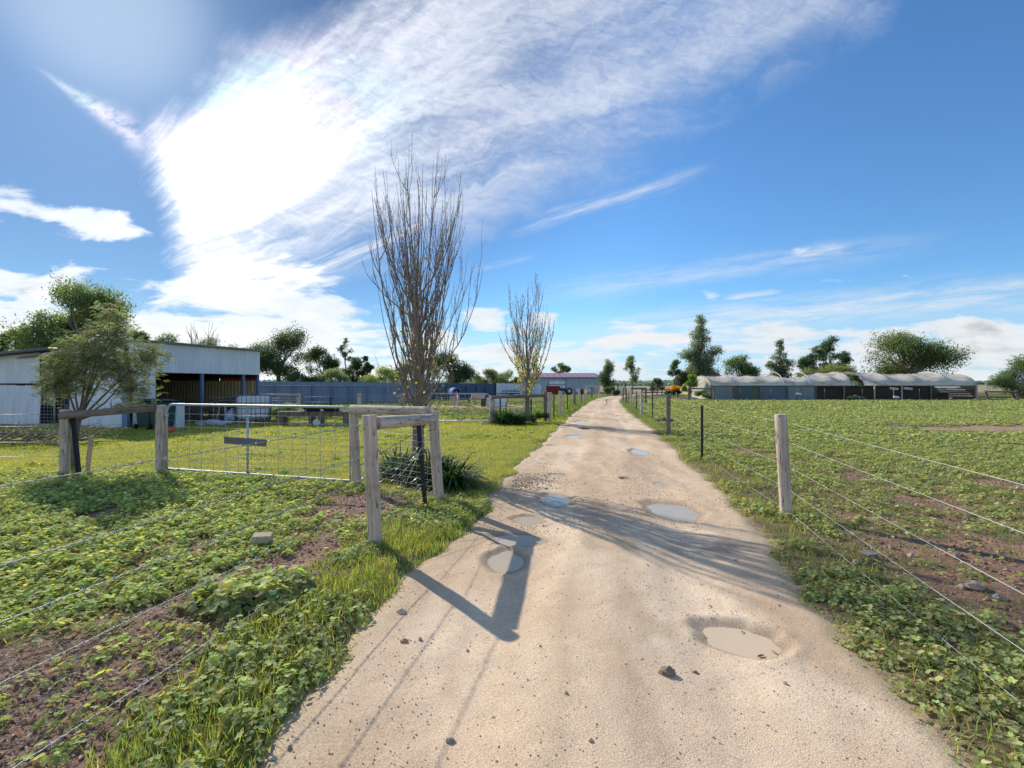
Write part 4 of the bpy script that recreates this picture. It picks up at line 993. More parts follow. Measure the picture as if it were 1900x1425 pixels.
# red bin, tractor, trailer
x, y = PT(1025, 74); rb = thing('skip_bin', 'dark red steel skip bin in front of the maroon-roofed shed', 'skip bin', (x, y, 0), .05)
mb = MB(); mb.box((0, 0, .68), (2.15, 1.4, 1.15), taper=.9, bev=.02); mb.build('body', M['red'], rb)
mb = MB()
for xx in (-.9, -.3, .3, .9): mb.box((xx, -.72, .7), (.08, .06, 1.0))
mb.box((0, -.72, 1.25), (2.2, .08, .08)); mb.build('ribs', M['red'], rb); mb = MB(); mb.box((-.6, 0, .06), (.2, 1.2, .12)); mb.box((.6, 0, .06), (.2, 1.2, .12)); mb.build('skids', M['dark_inside'], rb)
x, y = PT(1049, 74); tr = thing('tractor', 'small old dark tractor parked right of the red bin', 'tractor', (x, y, 0), .2)
mb = MB(); mb.box((-.35, 0, .75), (1.0, .45, .45), bev=.05); mb.box((.35, 0, .62), (.5, .4, .3), bev=.03); mb.build('body', M['bin_green'], tr)
MB().box((.45, 0, .95), (.4, .42, .08), bev=.02).build('seat', M['blackplastic'], tr); mb = MB(); mb.tube([(.12, 0, .9), (.22, 0, 1.15)], .02, 6); mb.tube([(.22 + .15 * math.cos(a), .15 * math.sin(a), 1.15) for a in np.linspace(0, 6.28, 13)], .02, 5); mb.build('steering_wheel', M['blackplastic'], tr)
mb = MB(); mb.tube([(-.6, .1, .95), (-.6, .1, 1.45)], .03, 6); mb.build('exhaust', M['rusty'], tr)
for (xx, r, s) in ((.5, .5, 1), (.5, .5, -1), (-.65, .28, 1), (-.65, .28, -1)):
    mb = MB(); mb.tube([(xx, s * .42 - .1, r), (xx, s * .42 + .1, r)], r, 20); w = mb.build('wheel', M['blackplastic'], tr)
    mb = MB(); mb.tube([(xx, s * .42 - .11, r), (xx, s * .42 + .11, r)], r * .5, 14); mb.build('rim', M['white_plastic'], w)
x, y = PT(948, 56); tl = thing('farm_trailer', 'flat black box trailer in front of the pale steel fence', 'trailer', (x, y, 0), 0)
MB().box((0, 0, .5), (2.0, 1.2, .12)).build('deck', M['picket'], tl); mb = MB()
for z in (.72, .88): mb.tube([(-1, -.6, z), (1, -.6, z), (1, .6, z), (-1, .6, z), (-1, -.6, z)], .025, 5)
for xx in (-1, 0, 1): mb.tube([(xx, -.6, .5), (xx, -.6, .88)], .025, 5)
mb.build('side_rails', M['picket'], tl)
for s in (-1, 1): mb = MB(); mb.tube([(0, s * .65 - .08, .28), (0, s * .65 + .08, .28)], .28, 16); mb.build('wheel', M['blackplastic'], tl)
mb = MB(); mb.tube([(-1, 0, .48), (-1.9, 0, .42)], .04, 6); mb.build('drawbar', M['picket'], tl)
# machinery wheels beside shed: two drums
for k, px in enumerate((1069, 1080, 1092)):
    x, y = PT(px, 76); mb = MB(); mb.tube([(0, -.35, .42), (0, .35, .42)], .42, 18, smooth=True)
    mb.tube([(0, -.37, .42), (0, .37, .42)], .2, 12)
    tag(mb.build('cable_drum', M['white_plastic'] if k != 1 else M['rusty'], None, (x, y, 0)), ['pale drum left of three in front of the grey shed wall', 'rusty drum between two pale ones by the grey shed wall', 'pale drum right of three in front of the grey shed wall'][k], 'drum', 'drums by the grey shed')
# trough for the horses
x, y = PT(922, 34); tg = thing('water_trough', 'pale grey rectangular trough beside the ponies', 'trough', (x, y, 0), .05)
mb = MB()
for s in (-1, 1): mb.box((0, s * .35, .32), (1.35, .05, .6)); mb.box((s * .68, 0, .32), (.05, .75, .6))
mb.box((0, 0, .06), (1.35, .7, .05)); mb.build('basin', M['sheet_white'], tg); MB().box((-.95, -.1, .3), (.3, .7, .6), bev=.03).build('float_box', M['blackplastic'], tg)
mb = MB(); mb.tube([(.62, -.4, 0), (.8, -.4, .78)], .03, 6); mb.tube([(.62, -.4, .7), (-.6, -.4, .7)], .02, 6); mb.build('guard_rail', M['post_dark'], tg)

# ------------------------------------------------------------------ shade house
SX0, SX1, SY = (1318 - CX) / F * 48, (1812 - CX) / F * 48, 48.
gh = thing('shade_house', 'long low shade house with sagging torn white cloth over hoops', 'shade house')
LW = SX1 - SX0; HW = 1.42; DW = 5.0
M['stone2'] = basic('weathered hoop pipe', (.34, .31, .27), .8)
hoops = [0, 2.35, 4.8, 7.3, 9.9, 12.3, 13.9, 15.2, 17.9, 20.7, 23.5, LW]
def hoop_pt(x, th, rise=1.35): return (SX0 + x, SY + DW / 2 - DW / 2 * math.cos(th), HW + rise * math.sin(th))
hh = [1.02, 1.0, 1.02, 1.02, 1.1, 1.3, 1.42, 1.42, 1.3, 1.2, 1.4, 1.2]
for i, hx in enumerate(hoops):
    mb = MB(); mb.tube([hoop_pt(hx, PI * k / 16, hh[i] + .012 if i not in (3, 4, 10) else 1.45) for k in range(17)], .026, 6); mb.build('hoop', M['white_plastic'] if i in (3, 4, 10) else M['stone2'], gh)
def cloth(x0, x1, th0f, th1f, name='cloth', seed=1):
    nxn = int((x1 - x0) / .12); nt_ = 22; V = []
    for i in range(nxn + 1):
        x = x0 + (x1 - x0) * i / nxn; hi = max(j for j in range(len(hoops)) if hoops[j] <= x + 1e-6) if x < LW else len(hoops) - 2
        hi = min(hi, len(hoops) - 2); a, b = hoops[hi], hoops[hi + 1]; q = (x - a) / (b - a); rise = hh[hi] * (1 - q) + hh[hi + 1] * q; sg = 4 * q * (1 - q)
        t1 = th1f(x)
        for k in range(nt_ + 1):
            th = t1 * k / nt_; s = math.sin(th); p_ = hoop_pt(x, th, rise * (1 - .06 * sg * s * s - .26 * sg * math.sin(2 * th) * (th < PI / 2)))
            w = .022 * math.sin(x * 5.2 + th * 4 + math.sin(x * 2) * 2) * s + .014 * math.sin(x * 13 + th * 9 + seed) * s
            V.append((p_[0], p_[1] - .03 + w * .6 - .12 * sg * s * 0, p_[2] + w + .02 * (1 - sg)))
    n = nt_ + 1; mb = MB(); mb.add(V, [(i * n + k, i * n + n + k, i * n + n + k + 1, i * n + k + 1) for i in range(nxn) for k in range(nt_)], None, True)
    return mb.build(name, M['cloth'], gh)
m, t, p, out = newmat('white shade cloth'); M['cloth'] = m
o = t.geo(); n = t.noise(t.mapv(o, (.8, 1, 2.2)), 1., 7, .65, .8); n2 = t.noise(o, 9., 5, .6)
c = t.mix(t.ss(.45, .62, n), (.8, .76, .67), (.56, .5, .39)); c = t.mix(t.ss(.5, .7, n2) * .3, c, (.5, .42, .33))
t.put(p.inputs['Base Color'], c); p.inputs['Roughness'].default_value = .9; t.put(p.inputs['Normal'], t.bump(n + n2 * .3, .6, .06))
tr_ = t.node('ShaderNodeBsdfTranslucent'); t.put(tr_.inputs[0], c); mx = t.node('ShaderNodeMixShader'); mx.inputs[0].default_value = .3
t.nt.links.new(p.outputs[0], mx.inputs[1]); t.nt.links.new(tr_.outputs[0], mx.inputs[2]); t.nt.links.new(mx.outputs[0], out.inputs[0])
cloth(0, 13.9, None, lambda x: PI * .6 if x < 6.5 else PI * (.6 - .26 * math.exp(-((x - 9.3) / 1.7) ** 2) + .03 * math.sin(x * 3)))
cloth(15.2, LW, None, lambda x: PI * (.62 + .03 * math.sin(x * 2)) , seed=4)
mb = MB(); mb.tube([(SX0, SY - .05, HW + .0), (SX1, SY - .05, HW + .0)], .045, 6); mb.tube([(SX0, SY + DW, HW), (SX1, SY + DW, HW)], .045, 6); mb.tube([hoop_pt(0, PI / 2, 1.08), hoop_pt(LW, PI / 2, 1.3)], .02, 5); mb.build('top_plate', M['post_dark'], gh)
def clothmat(name, a, b):
    m, t, p, out = newmat(name); o = t.geo(); n = t.noise(o, 1.2, 5, .6)
    t.put(p.inputs['Base Color'], t.mix(t.ss(.35, .65, n), a, b)); p.inputs['Roughness'].default_value = .85; return m
M['sc1'] = clothmat('grey green netting', (.2, .24, .26), (.27, .31, .33)); M['sc2'] = clothmat('blue green netting', (.08, .15, .18), (.11, .15, .1)); M['sc3'] = clothmat('blue netting', (.1, .16, .25), (.15, .19, .21))
for (a, b, mt) in ((0, 2.3, 'sc1'), (2.3, 4.9, 'sc2'), (4.9, 7.6, 'sc3'), (7.6, 10.35, 'sc1')):
    mb = MB(); nn = 14; vs = []
    for i in range(nn + 1):
        xx = SX0 + a + (b - a) * i / nn
        for k in range(4): vs.append((xx, SY + .02 + .03 * math.sin(i * 1.7 + k), .05 + (HW - .08) * k / 3))
    mb.add(vs, [(i * 4 + k, i * 4 + 4 + k, i * 4 + 5 + k, i * 4 + 1 + k) for i in range(nn) for k in range(3)], None, True); mb.build('wall_netting', M[mt], gh)
mb = MB()
for k in range(6):
    z = .12 + k * .2
    for q in range(6):
        xa = 10.45 + (LW - 10.6) * q / 6; mb.box((SX0 + xa + (LW - 10.6) / 12, SY + .06 + .03 * ((k + q) % 2), z), ((LW - 10.6) / 6 - .04, .03, .15 if (k * 3 + q) % 5 else .1), 0, 0, .006 * ((k * q) % 3 - 1))
mb.build('wall_slats', M['dark_inside'], gh)
mb = MB(); mb.box((SX0 + LW * .7, SY + 2.6, .35), (LW * .5, 2., .7)); mb.build('growing_bench', M['dark_inside'], gh)
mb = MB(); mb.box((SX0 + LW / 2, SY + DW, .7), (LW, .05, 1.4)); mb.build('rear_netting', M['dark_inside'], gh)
mb = MB(); mb.box((SX0 + LW - 1.6, SY + .0, .75), (2.4, .03, .16)); mb.box((SX0 + LW - 1.2, SY, 1.15), (1.6, .03, .16)); mb.box((SX0 + LW - 1.3, SY, .2), (2.2, .03, .14)); mb.build('board', M['rusty2'] if 'rusty2' in M else M['rusty'], gh)
for xx in (18.2, 19.6): MB().box((SX0 + xx, SY + .03, 1.15), (.9, .02, .22), 0, 0, .12).build('torn_sheet', M['cloth'], gh)
for xx in (0.02, 2.3, 4.9, 7.6, 10.4, 13.2, 16.2, 18.9, 21.8, LW - .05):
    mb = MB(); mb.box((SX0 + xx, SY - .06, .72), (.1, .1, 1.44)); mb.build('post', M['post'] if xx > 12 and xx < 20 and xx > 16 or xx > 25 else M['post_dark'], gh)
for s in (0, LW):
    mb = MB(); mb.add([(SX0 + s, SY, 0)] + [(SX0 + s, SY + DW, 0)] + [hoop_pt(s, PI * (1 - k / 12), hh[0 if s == 0 else -1]) for k in range(13)], [tuple(range(15))]); mb.build('end_cloth', M['cloth'] if s == 0 else M['sc1'], gh)
sf = thing('electric_fence', 'low wire fence with white insulators in front of the shade house', 'fence')
for px in (1374, 1430, 1480, 1530, 1600, 1658, 1706, 1775):
    x, y = (px - CX) / F * 47, 47.; mb = MB(); mb.tube([(x, y, 0), (x, y, 1.15)], .03, 6); mb.build('post', M['post_dark'] if px != 1658 else M['post'], sf)
for z in (1.0, .75, .5, .3): wireobj([[((1320 - CX) / F * 47, 47, z), ((1815 - CX) / F * 47, 47, z)]], .004, sf, M['picket'])
for px, pz in ((1482, .62), (1664, .3)):
    x = (px - CX) / F * 46.9; mb = MB(); mb.tube([(x - .32, 46.9, pz), (x - .2, 46.9, pz + .02), (x + .15, 46.9, pz), (x + .25, 46.9, pz - .06)], [.07, .12, .12, .06], 8); mb.build('insulator', M['white_plastic'], sf)
def hframe(label, pxa, pxb, Y, z, splay=0):
    f = thing('strainer_assembly', label, 'fence strainer', group='timber strainer frames'); xa, xb = (pxa - CX) / F * Y, (pxb - CX) / F * Y
    for s, xx in ((1, xa), (-1, xb)): postobj('post', (xx - s * splay * .0 + (splay * (1 if s > 0 else 1)), Y, -.1), (xx, Y, z), .1, M['post_dark'], f, int(pxa))
    railobj('rail', (xa - .1, Y - .1, z - .12), (xb + .1, Y - .1, z - .14), .07, M['post_dark'], f, 5)
hframe('upright timber frame at the left end of the shade house', 1278, 1325, 45, 1.3); hframe('leaning timber frame at the right end of the shade house', 1828, 1884, 46, 1.0, .35)

# far gate at the driveway end
eg = thing('entrance_gate', 'pale gate between dark posts at the far end of the driveway', 'gate')
x0, x1 = PT(1146, 74)[0], PT(1160, 74)[0]
for x in (x0, x1): mb = MB(); mb.box((x, 74, .8), (.16, .16, 1.6)); mb.build('post', M['post_dark'], eg)
mb = MB(); mb.box(((x0 + x1) / 2, 74, 1.6), (x1 - x0 + .6, .14, .12)); mb.build('beam', M['post_dark'], eg)
mb = MB()
for k in range(5): mb.box(((x0 + x1) / 2, 74.02, .2 + k * .26), (x1 - x0 - .2, .05, .16))
mb.build('panel', M['white_plastic'], eg)
bw = thing('barrier_fence', 'low grey rail fence right of the far driveway gate', 'fence')
for px in (1192, 1210, 1228, 1246): x, y = PT(px, 66); mb = MB(); mb.box((x, y, .45), (.12, .12, .9)); mb.build('post', M['post_dark'], bw)
mb = MB(); mb.box((PT(1219, 66)[0], 66, .8), (4.3, .06, .14)); mb.box((PT(1219, 66)[0], 66, .45), (4.3, .06, .14)); mb.build('rail', M['post_dark'], bw)
for k in range(7):
    px = 1256 + k * 6; x, y = PT(px, 49.); v, f = rockt(200 + k, 7, 4); s = .32 + .1 * (k % 3); mb = MB(); mb.add([(a * s * 1.3, b * s, c * s * .8) for a, b, c in v], f, (1, .9, .85))
    tag(mb.build('garden_stone', M['stone'], None, (x, y, .08)), 'pale boulder edging the garden under the orange bush', 'stone', 'garden edging stones')

# ------------------------------------------------------------------ trees
def leafbox(rng, n, size, elong=.35):
    return ([(-.5, 0, 0), (0, elong / 2, .08), (.5, 0, -.03), (0, -elong / 2, .08)], [(0, 1, 2), (0, 2, 3)])
def foliage(rng, lobes, n, size, col, elong=.4, droop=0., shell=.3, dark=.45):
    """leaf faces through lobes = (centre, radii); lighter above, darker inside and below"""
    w = np.array([r[0] * r[1] * r[2] for _, r in lobes]) ** .8; w /= w.sum(); k = rng.choice(len(lobes), n, p=w)
    Cc = np.array([c for c, _ in lobes])[k]; Rr = np.array([r for _, r in lobes])[k]
    d = rng.normal(size=(n, 3)); d /= np.linalg.norm(d, axis=1)[:, None]
    q = shell + (1 - shell) * rng.random(n) ** .6; q *= 1 + .22 * rng.normal(size=n) * .6
    pos = Cc + d * Rr * q[:, None]
    # twig clusters: pull toward random sub-centres
    m = max(8, n // 16); sub = pos[rng.integers(0, n, m)]; idx = rng.integers(0, m, n)
    pull = rng.random(n) < .8; cr = Rr.mean() * .2
    pos = np.where(pull[:, None], sub[idx] + rng.normal(size=(n, 3)) * cr * np.array([1, 1, .8]), pos)
    kk = k[0:0]
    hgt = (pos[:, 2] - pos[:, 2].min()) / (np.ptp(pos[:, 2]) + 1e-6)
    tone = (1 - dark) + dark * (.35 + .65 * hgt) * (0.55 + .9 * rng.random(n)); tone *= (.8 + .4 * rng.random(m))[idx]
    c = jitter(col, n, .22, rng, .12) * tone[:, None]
    yaw = rng.uniform(0, 2 * PI, n); tilt = rng.uniform(-1.1, 1.1, n) + droop; td = yaw + rng.normal(size=n) * .5 if droop else rng.uniform(0, 2 * PI, n)
    return inst(*leafbox(rng, 0, 1, elong), pos, yaw, tilt, td, size * (.6 + .8 * rng.random(n)), np.clip(c, 0, 1))
def limb(mb, a, b, r0, r1, rng, wob=.06, n=7, sides=7):
    a = Vector(a); b = Vector(b); L = (b - a).length; pts = []
    for i in range(n + 1):
        q = i / n; p_ = a.lerp(b, q); p_.z += L * .08 * math.sin(PI * q); k = math.sin(PI * q) * L * wob
        pts.append(p_ + Vector((rng.normal() * k, rng.normal() * k, rng.normal() * k * .4)))
    mb.tube(pts, [r0 + (r1 - r0) * (i / n) ** .8 for i in range(n + 1)], sides); return pts
def tree(name, label, catg, px, top, w, Y, cb, col=(.075, .11, .045), seed=1, n=5000, leaf=.2, lobes=9, nb=None, bark='bark_grey', base=0., elong=.4, droop=.3, group=None, squash=.8, trunk=True, cone=False, dark=.55, spread=1., gaps=1.0, rs=1.):
    rng = np.random.default_rng(seed); X = (px - CX) / F * Y; zt = CH + (CY - top) / F * Y; zb = CH + (CY - cb) / F * Y; zb = max(zb, .15); W = w / F * Y
    t_ = thing(name, label, catg, (X, Y, 0), 0, group); lobes = int(lobes * 1.4)
    H = zt - zb; lb = []
    for i in range(lobes):
        q = (i + .5) / lobes; a = i * 2.4 + rng.random() * 1.2; hgt = .12 + .8 * ((i * .618 + seed * .37) % 1) if not cone else q
        env = math.sin(PI * min(1, .18 + .74 * hgt)) ** .7 if not cone else (1.05 - q)
        rad = W / 2 * env * rng.uniform(.3, .86) * spread; r = W * rs * rng.uniform(.11, .24) * (1 if not cone else (1.15 - q * .8)); r = min(r, H * .38)
        lb.append(((math.cos(a) * rad, math.sin(a) * rad * .8, zb + H * hgt), (r, r, r * squash)))
    lb.append(((0, 0, zt - W * .13 * squash), (W * .13, W * .13, W * .15 * squash)))
    # lateral extremes so the crown spans its full width
    for s in (-1, 1): r = W * .17; lb.append(((s * (W / 2 - r), 0, zb + H * rng.uniform(.35, .6)), (r, r, min(r * squash, H * .3))))
    mx_ = max(c[2] + r[2] for c, r in lb); k_ = (zt - zb) / max(mx_ - zb, .1)
    lb = [((c[0], c[1], zb + (c[2] - zb) * k_), (r[0], r[1], r[2])) for c, r in lb]
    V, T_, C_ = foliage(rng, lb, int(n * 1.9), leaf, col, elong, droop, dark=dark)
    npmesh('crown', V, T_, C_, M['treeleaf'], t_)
    if trunk:
        mb = MB(); tr0 = max(.05, W * .028 + .03); fork = zb + H * .18
        limb(mb, (0, 0, -.1), (rng.normal() * .05, 0, fork), tr0 * 1.25, tr0 * .85, rng, .015, 8, 9)
        for c, r in lb: limb(mb, (0, 0, fork - rng.random() * .2 * min(fork, H)), (c[0], c[1], c[2] + r[2] * .2), tr0 * .55, tr0 * .1, rng, .05, 6, 5)
        mb.build('trunk', M[bark], t_)
    return t_
EU = (.085, .115, .06); DK = (.065, .09, .05); LG = (.17, .2, .075); GY = (.13, .155, .095)
tree('gum_tree', 'large grey-green gum behind the lean-to shed, tallest on the left', 'tree', 138, 527, 160, 28, 672, (.1, .13, .06), 2, 13000, .17, 14, rs=1.15)
tree('gum_tree', 'dark bushy gum behind the lean-to shed at the left photo edge', 'tree', 10, 615, 70, 33, 690, DK, 3, 4200, .17, 8)
tree('gum_tree', 'round dark gum just left of the big gum behind the lean-to', 'tree', 50, 608, 56, 35, 690, (.06, .085, .04), 4, 3600, .17, 7)
tree('gum_tree', 'low gum crown poking above the left end of the machinery shed', 'tree', 245, 610, 70, 36, 700, EU, 5, 3200, .17, 7)
tree('gum_tree', 'low gum crown above the middle of the machinery shed roof', 'tree', 320, 618, 80, 40, 700, EU, 6, 3200, .17, 7)
tree('gum_tree', 'sparse gum crown behind the bare twigs over the shed roof', 'tree', 395, 624, 80, 44, 700, EU, 7, 2600, .17, 7)
tree('gum_tree', 'large dark gum right behind the machinery shed corner', 'tree', 517, 607, 116, 45, 712, (.065, .09, .045), 8, 11000, .19, 13, squash=.8, rs=1.15)
tree('gum_tree', 'dark gum between the large gum and the spindly tree', 'tree', 600, 643, 66, 50, 712, (.055, .08, .04), 9, 5200, .2, 9)
tree('gum_tree', 'dark low gum behind the yellow-green shrub beyond the blue fence', 'tree', 655, 662, 50, 56, 712, DK, 10, 3400, .2, 7)
tree('spindly_gum_tree', 'thin spindly gum with a small tufted top beyond the blue fence', 'tree', 640, 626, 30, 60, 675, (.09, .12, .07), 11, 900, .2, 4)
tree('cypress_tree', 'pointed dark tree left of the tall poplar beyond the blue fence', 'tree', 677, 660, 36, 54, 710, (.05, .075, .04), 12, 3600, .18, 9, cone=True)
tree('shrub', 'light grey-green shrub right of the large gum beyond the blue fence', 'shrub', 612, 684, 74, 44, 716, GY, 13, 3600, .16, 8, trunk=False, squash=.7)
tree('shrub', 'dark shrub under the large gum beyond the blue fence', 'shrub', 560, 690, 60, 43, 716, DK, 14, 3000, .16, 7, trunk=False)
tree('shrub', 'yellow-green rounded shrub left of the poplar beyond the blue fence', 'shrub', 706, 680, 76, 45, 716, LG, 15, 3800, .15, 9, trunk=False, squash=.6)
tree('gum_tree', 'dark gum directly behind the tall poplar', 'tree', 752, 672, 60, 60, 716, DK, 16, 3600, .2, 7)
tree('pine_tree', 'broad very dark tree behind the teal fence, right of the poplar', 'tree', 838, 652, 92, 62, 718, (.045, .07, .042), 17, 8000, .22, 11, dark=.4)
tree('gum_tree', 'small pale gum behind the teal fence', 'tree', 902, 684, 50, 66, 716, (.1, .12, .06), 18, 2800, .2, 6)
tree('gum_tree', 'olive gum behind the white fence near the small poplar', 'tree', 942, 687, 60, 70, 716, (.09, .12, .06), 19, 2800, .2, 7)
tree('gum_tree', 'small gum showing above the maroon shed roof', 'tree', 1041, 672, 38, 108, 698, EU, 20, 2200, .34, 6)
tree('gum_tree', 'leaning gum at the right end of the maroon-roofed shed', 'tree', 1127, 665, 34, 70, 730, (.085, .11, .06), 21, 4600, .2, 12, squash=1.1, spread=.6, rs=1.45)
tree('gum_tree', 'slender pale gum right of the far driveway gate', 'tree', 1174, 659, 32, 72, 716, (.12, .15, .085), 22, 2400, .2, 10, squash=1., spread=.7, rs=1.2)
tree('shrub', 'small dark tree standing alone near the distant hills', 'tree', 1219, 701, 30, 76, 728, (.06, .07, .05), 23, 1800, .2, 6)
tree('gum_tree', 'tallest blue-grey gum left of the shade house', 'tree', 1300, 583, 80, 60, 708, (.115, .135, .1), 24, 12000, .22, 18, cone=True, spread=.95, rs=1.15)
tree('gum_tree', 'shorter dark gum on the left side of the tallest gum', 'tree', 1257, 666, 40, 58, 722, (.07, .095, .05), 25, 3600, .2, 8)
tree('shrub', 'leafy bright green bush beside the orange flowering bush', 'shrub', 1280, 694, 30, 50, 734, (.1, .16, .04), 26, 2600, .14, 7)
tree('shrub', 'climbing green shrub at the left end wall of the shade house', 'shrub', 1306, 722, 30, 47.5, 742, (.1, .15, .05), 27, 1600, .12, 5, trunk=False)
tree('flowering_bush', 'low bush covered in orange flowers left of the shade house', 'bush', 1250, 714, 26, 50, 724, (.38, .22, .03), 28, 900, .12, 6, trunk=False, dark=.45)
tree('shrub', 'dark shrub base under the orange flowering bush', 'shrub', 1249, 721, 32, 50.2, 732, (.04, .06, .03), 29, 1200, .14, 5, trunk=False)
tree('gum_tree', 'rounded gum behind the left third of the shade house', 'tree', 1378, 656, 70, 70, 708, (.075, .105, .05), 30, 5000, .24, 9)
tree('gum_tree', 'upright grey gum second behind the shade house', 'tree', 1447, 629, 54, 70, 708, (.095, .12, .08), 31, 5200, .24, 12, cone=True, rs=1.2)
tree('gum_tree', 'dark two-topped gum behind the middle of the shade house, left top', 'tree', 1512, 642, 56, 66, 708, (.07, .095, .055), 32, 4800, .24, 9)
tree('gum_tree', 'dark gum with the higher top behind the middle of the shade house', 'tree', 1546, 623, 60, 68, 706, (.06, .085, .05), 33, 5200, .24, 9)
tree('shrub', 'autumn-tinted shrub right behind the sagging middle of the cloth', 'shrub', 1535, 676, 110, 56, 706, (.13, .14, .06), 34, 4200, .19, 9, trunk=False, squash=.6)
tree('shrub', 'ivy-like plant pushing through the hole in the shade cloth', 'shrub', 1593, 690, 30, 50.5, 716, (.08, .1, .05), 35, 1600, .13, 6, trunk=False)
tree('spreading_tree', 'broad spreading green tree, widest behind the shade house', 'tree', 1690, 614, 172, 64, 706, (.08, .105, .045), 36, 14000, .26, 18, squash=.62, dark=.6)
tree('gum_tree', 'rounded gum at the right photo edge beyond the shade house', 'tree', 1882, 658, 84, 52, 738, (.09, .12, .065), 37, 6500, .18, 12)
tree('shrub', 'grey saltbush under the second post of the right wire fence', 'shrub', 1232, 774, 34, 18.5, 796, (.12, .13, .1), 38, 1500, .05, 7, trunk=False, squash=.6)
tree('shrub', 'grey rounded saltbush at the foot of the shade house wall', 'shrub', 1588, 733, 34, 46.6, 744, (.15, .17, .14), 39, 900, .1, 5, trunk=False, squash=.6)
tree('shrub', 'leafy shrub growing left of the small tree stem base by the bench', 'shrub', 530, 748, 60, 19.6, 786, (.13, .15, .05), 40, 2200, .06, 8, trunk=False)
tree('shrub', 'straggly shrub growing between the bench legs', 'shrub', 590, 758, 90, 19.6, 786, (.1, .12, .05), 41, 1600, .06, 8, trunk=False)
tree('shrub', 'dark leafy bush at the foot of the small poplar, right side', 'shrub', 998, 764, 44, 19.6, 790, (.06, .085, .03), 42, 2600, .06, 8, trunk=False)
tree('shrub', 'dark bush at the foot of the leaning gum by the far gate', 'shrub', 1136, 716, 34, 66, 732, DK, 43, 1600, .18, 6, trunk=False)
# distant wooded hills
rng = np.random.default_rng(77); P_ = []
for (x0, x1, Y, h0, h1, n) in [(-300, 1500, 900, 3, 11, 26000), (60, 320, 420, 3, 7.5, 9000), (-700, 0, 700, 3, 9, 6000)]:
    x = rng.uniform(x0, x1, n); y = Y + rng.normal(size=n) * 20; hh_ = h0 + (h1 - h0) * fbm(x, y * 0, 8. / Y, 4, 9); z = rng.random(n) * hh_
    P_.append(inst(*leafbox(rng, 0, 1, .8), np.stack([x, y, z], 1), rng.uniform(0, 6.3, n), rng.uniform(-1, 1, n), rng.uniform(0, 6.3, n), Y * .006 * (.6 + rng.random(n)), jitter((.085, .12, .125), n, .25, rng, .08)))
tag(npmesh('distant_woodland', *cat(P_), M['treeleaf']), 'hazy blue-green line of far-off trees along the horizon', 'woodland', kind='stuff')

# bare twigs above shed roof
def baretree(name, label, X, Y, H, W, seed, nst=9, trunk_h=.3, r=.03, leaves=0):
    rng = np.random.default_rng(seed); t_ = thing(name, label, 'tree', (X, Y, 0)); mb = MB()
    for i in range(nst):
        a = rng.random() * 6.3; e_ = (math.cos(a) * W / 2 * rng.uniform(.3, 1), math.sin(a) * W / 4, H * rng.uniform(.75, 1)); pts = limb(mb, (0, 0, trunk_h), e_, r, r * .25, rng, .03, 7, 5)
        for j in range(3): p_ = pts[3 + j]; limb(mb, p_, p_ + Vector((rng.normal() * .3, rng.normal() * .2, rng.uniform(.5, 1.1))), r * .4, r * .15, rng, .03, 4, 4)
    mb.tube([(0, 0, -.1), (0, 0, trunk_h + .05)], r * 2, 7); mb.build('branches', M['bark_poplar'], t_); return t_
baretree('bare_sapling', 'leafless pale twigs sticking up behind the machinery shed roof', *PT(375, 30), 5.4, 2.6, 4, 11, 1.0, .035)

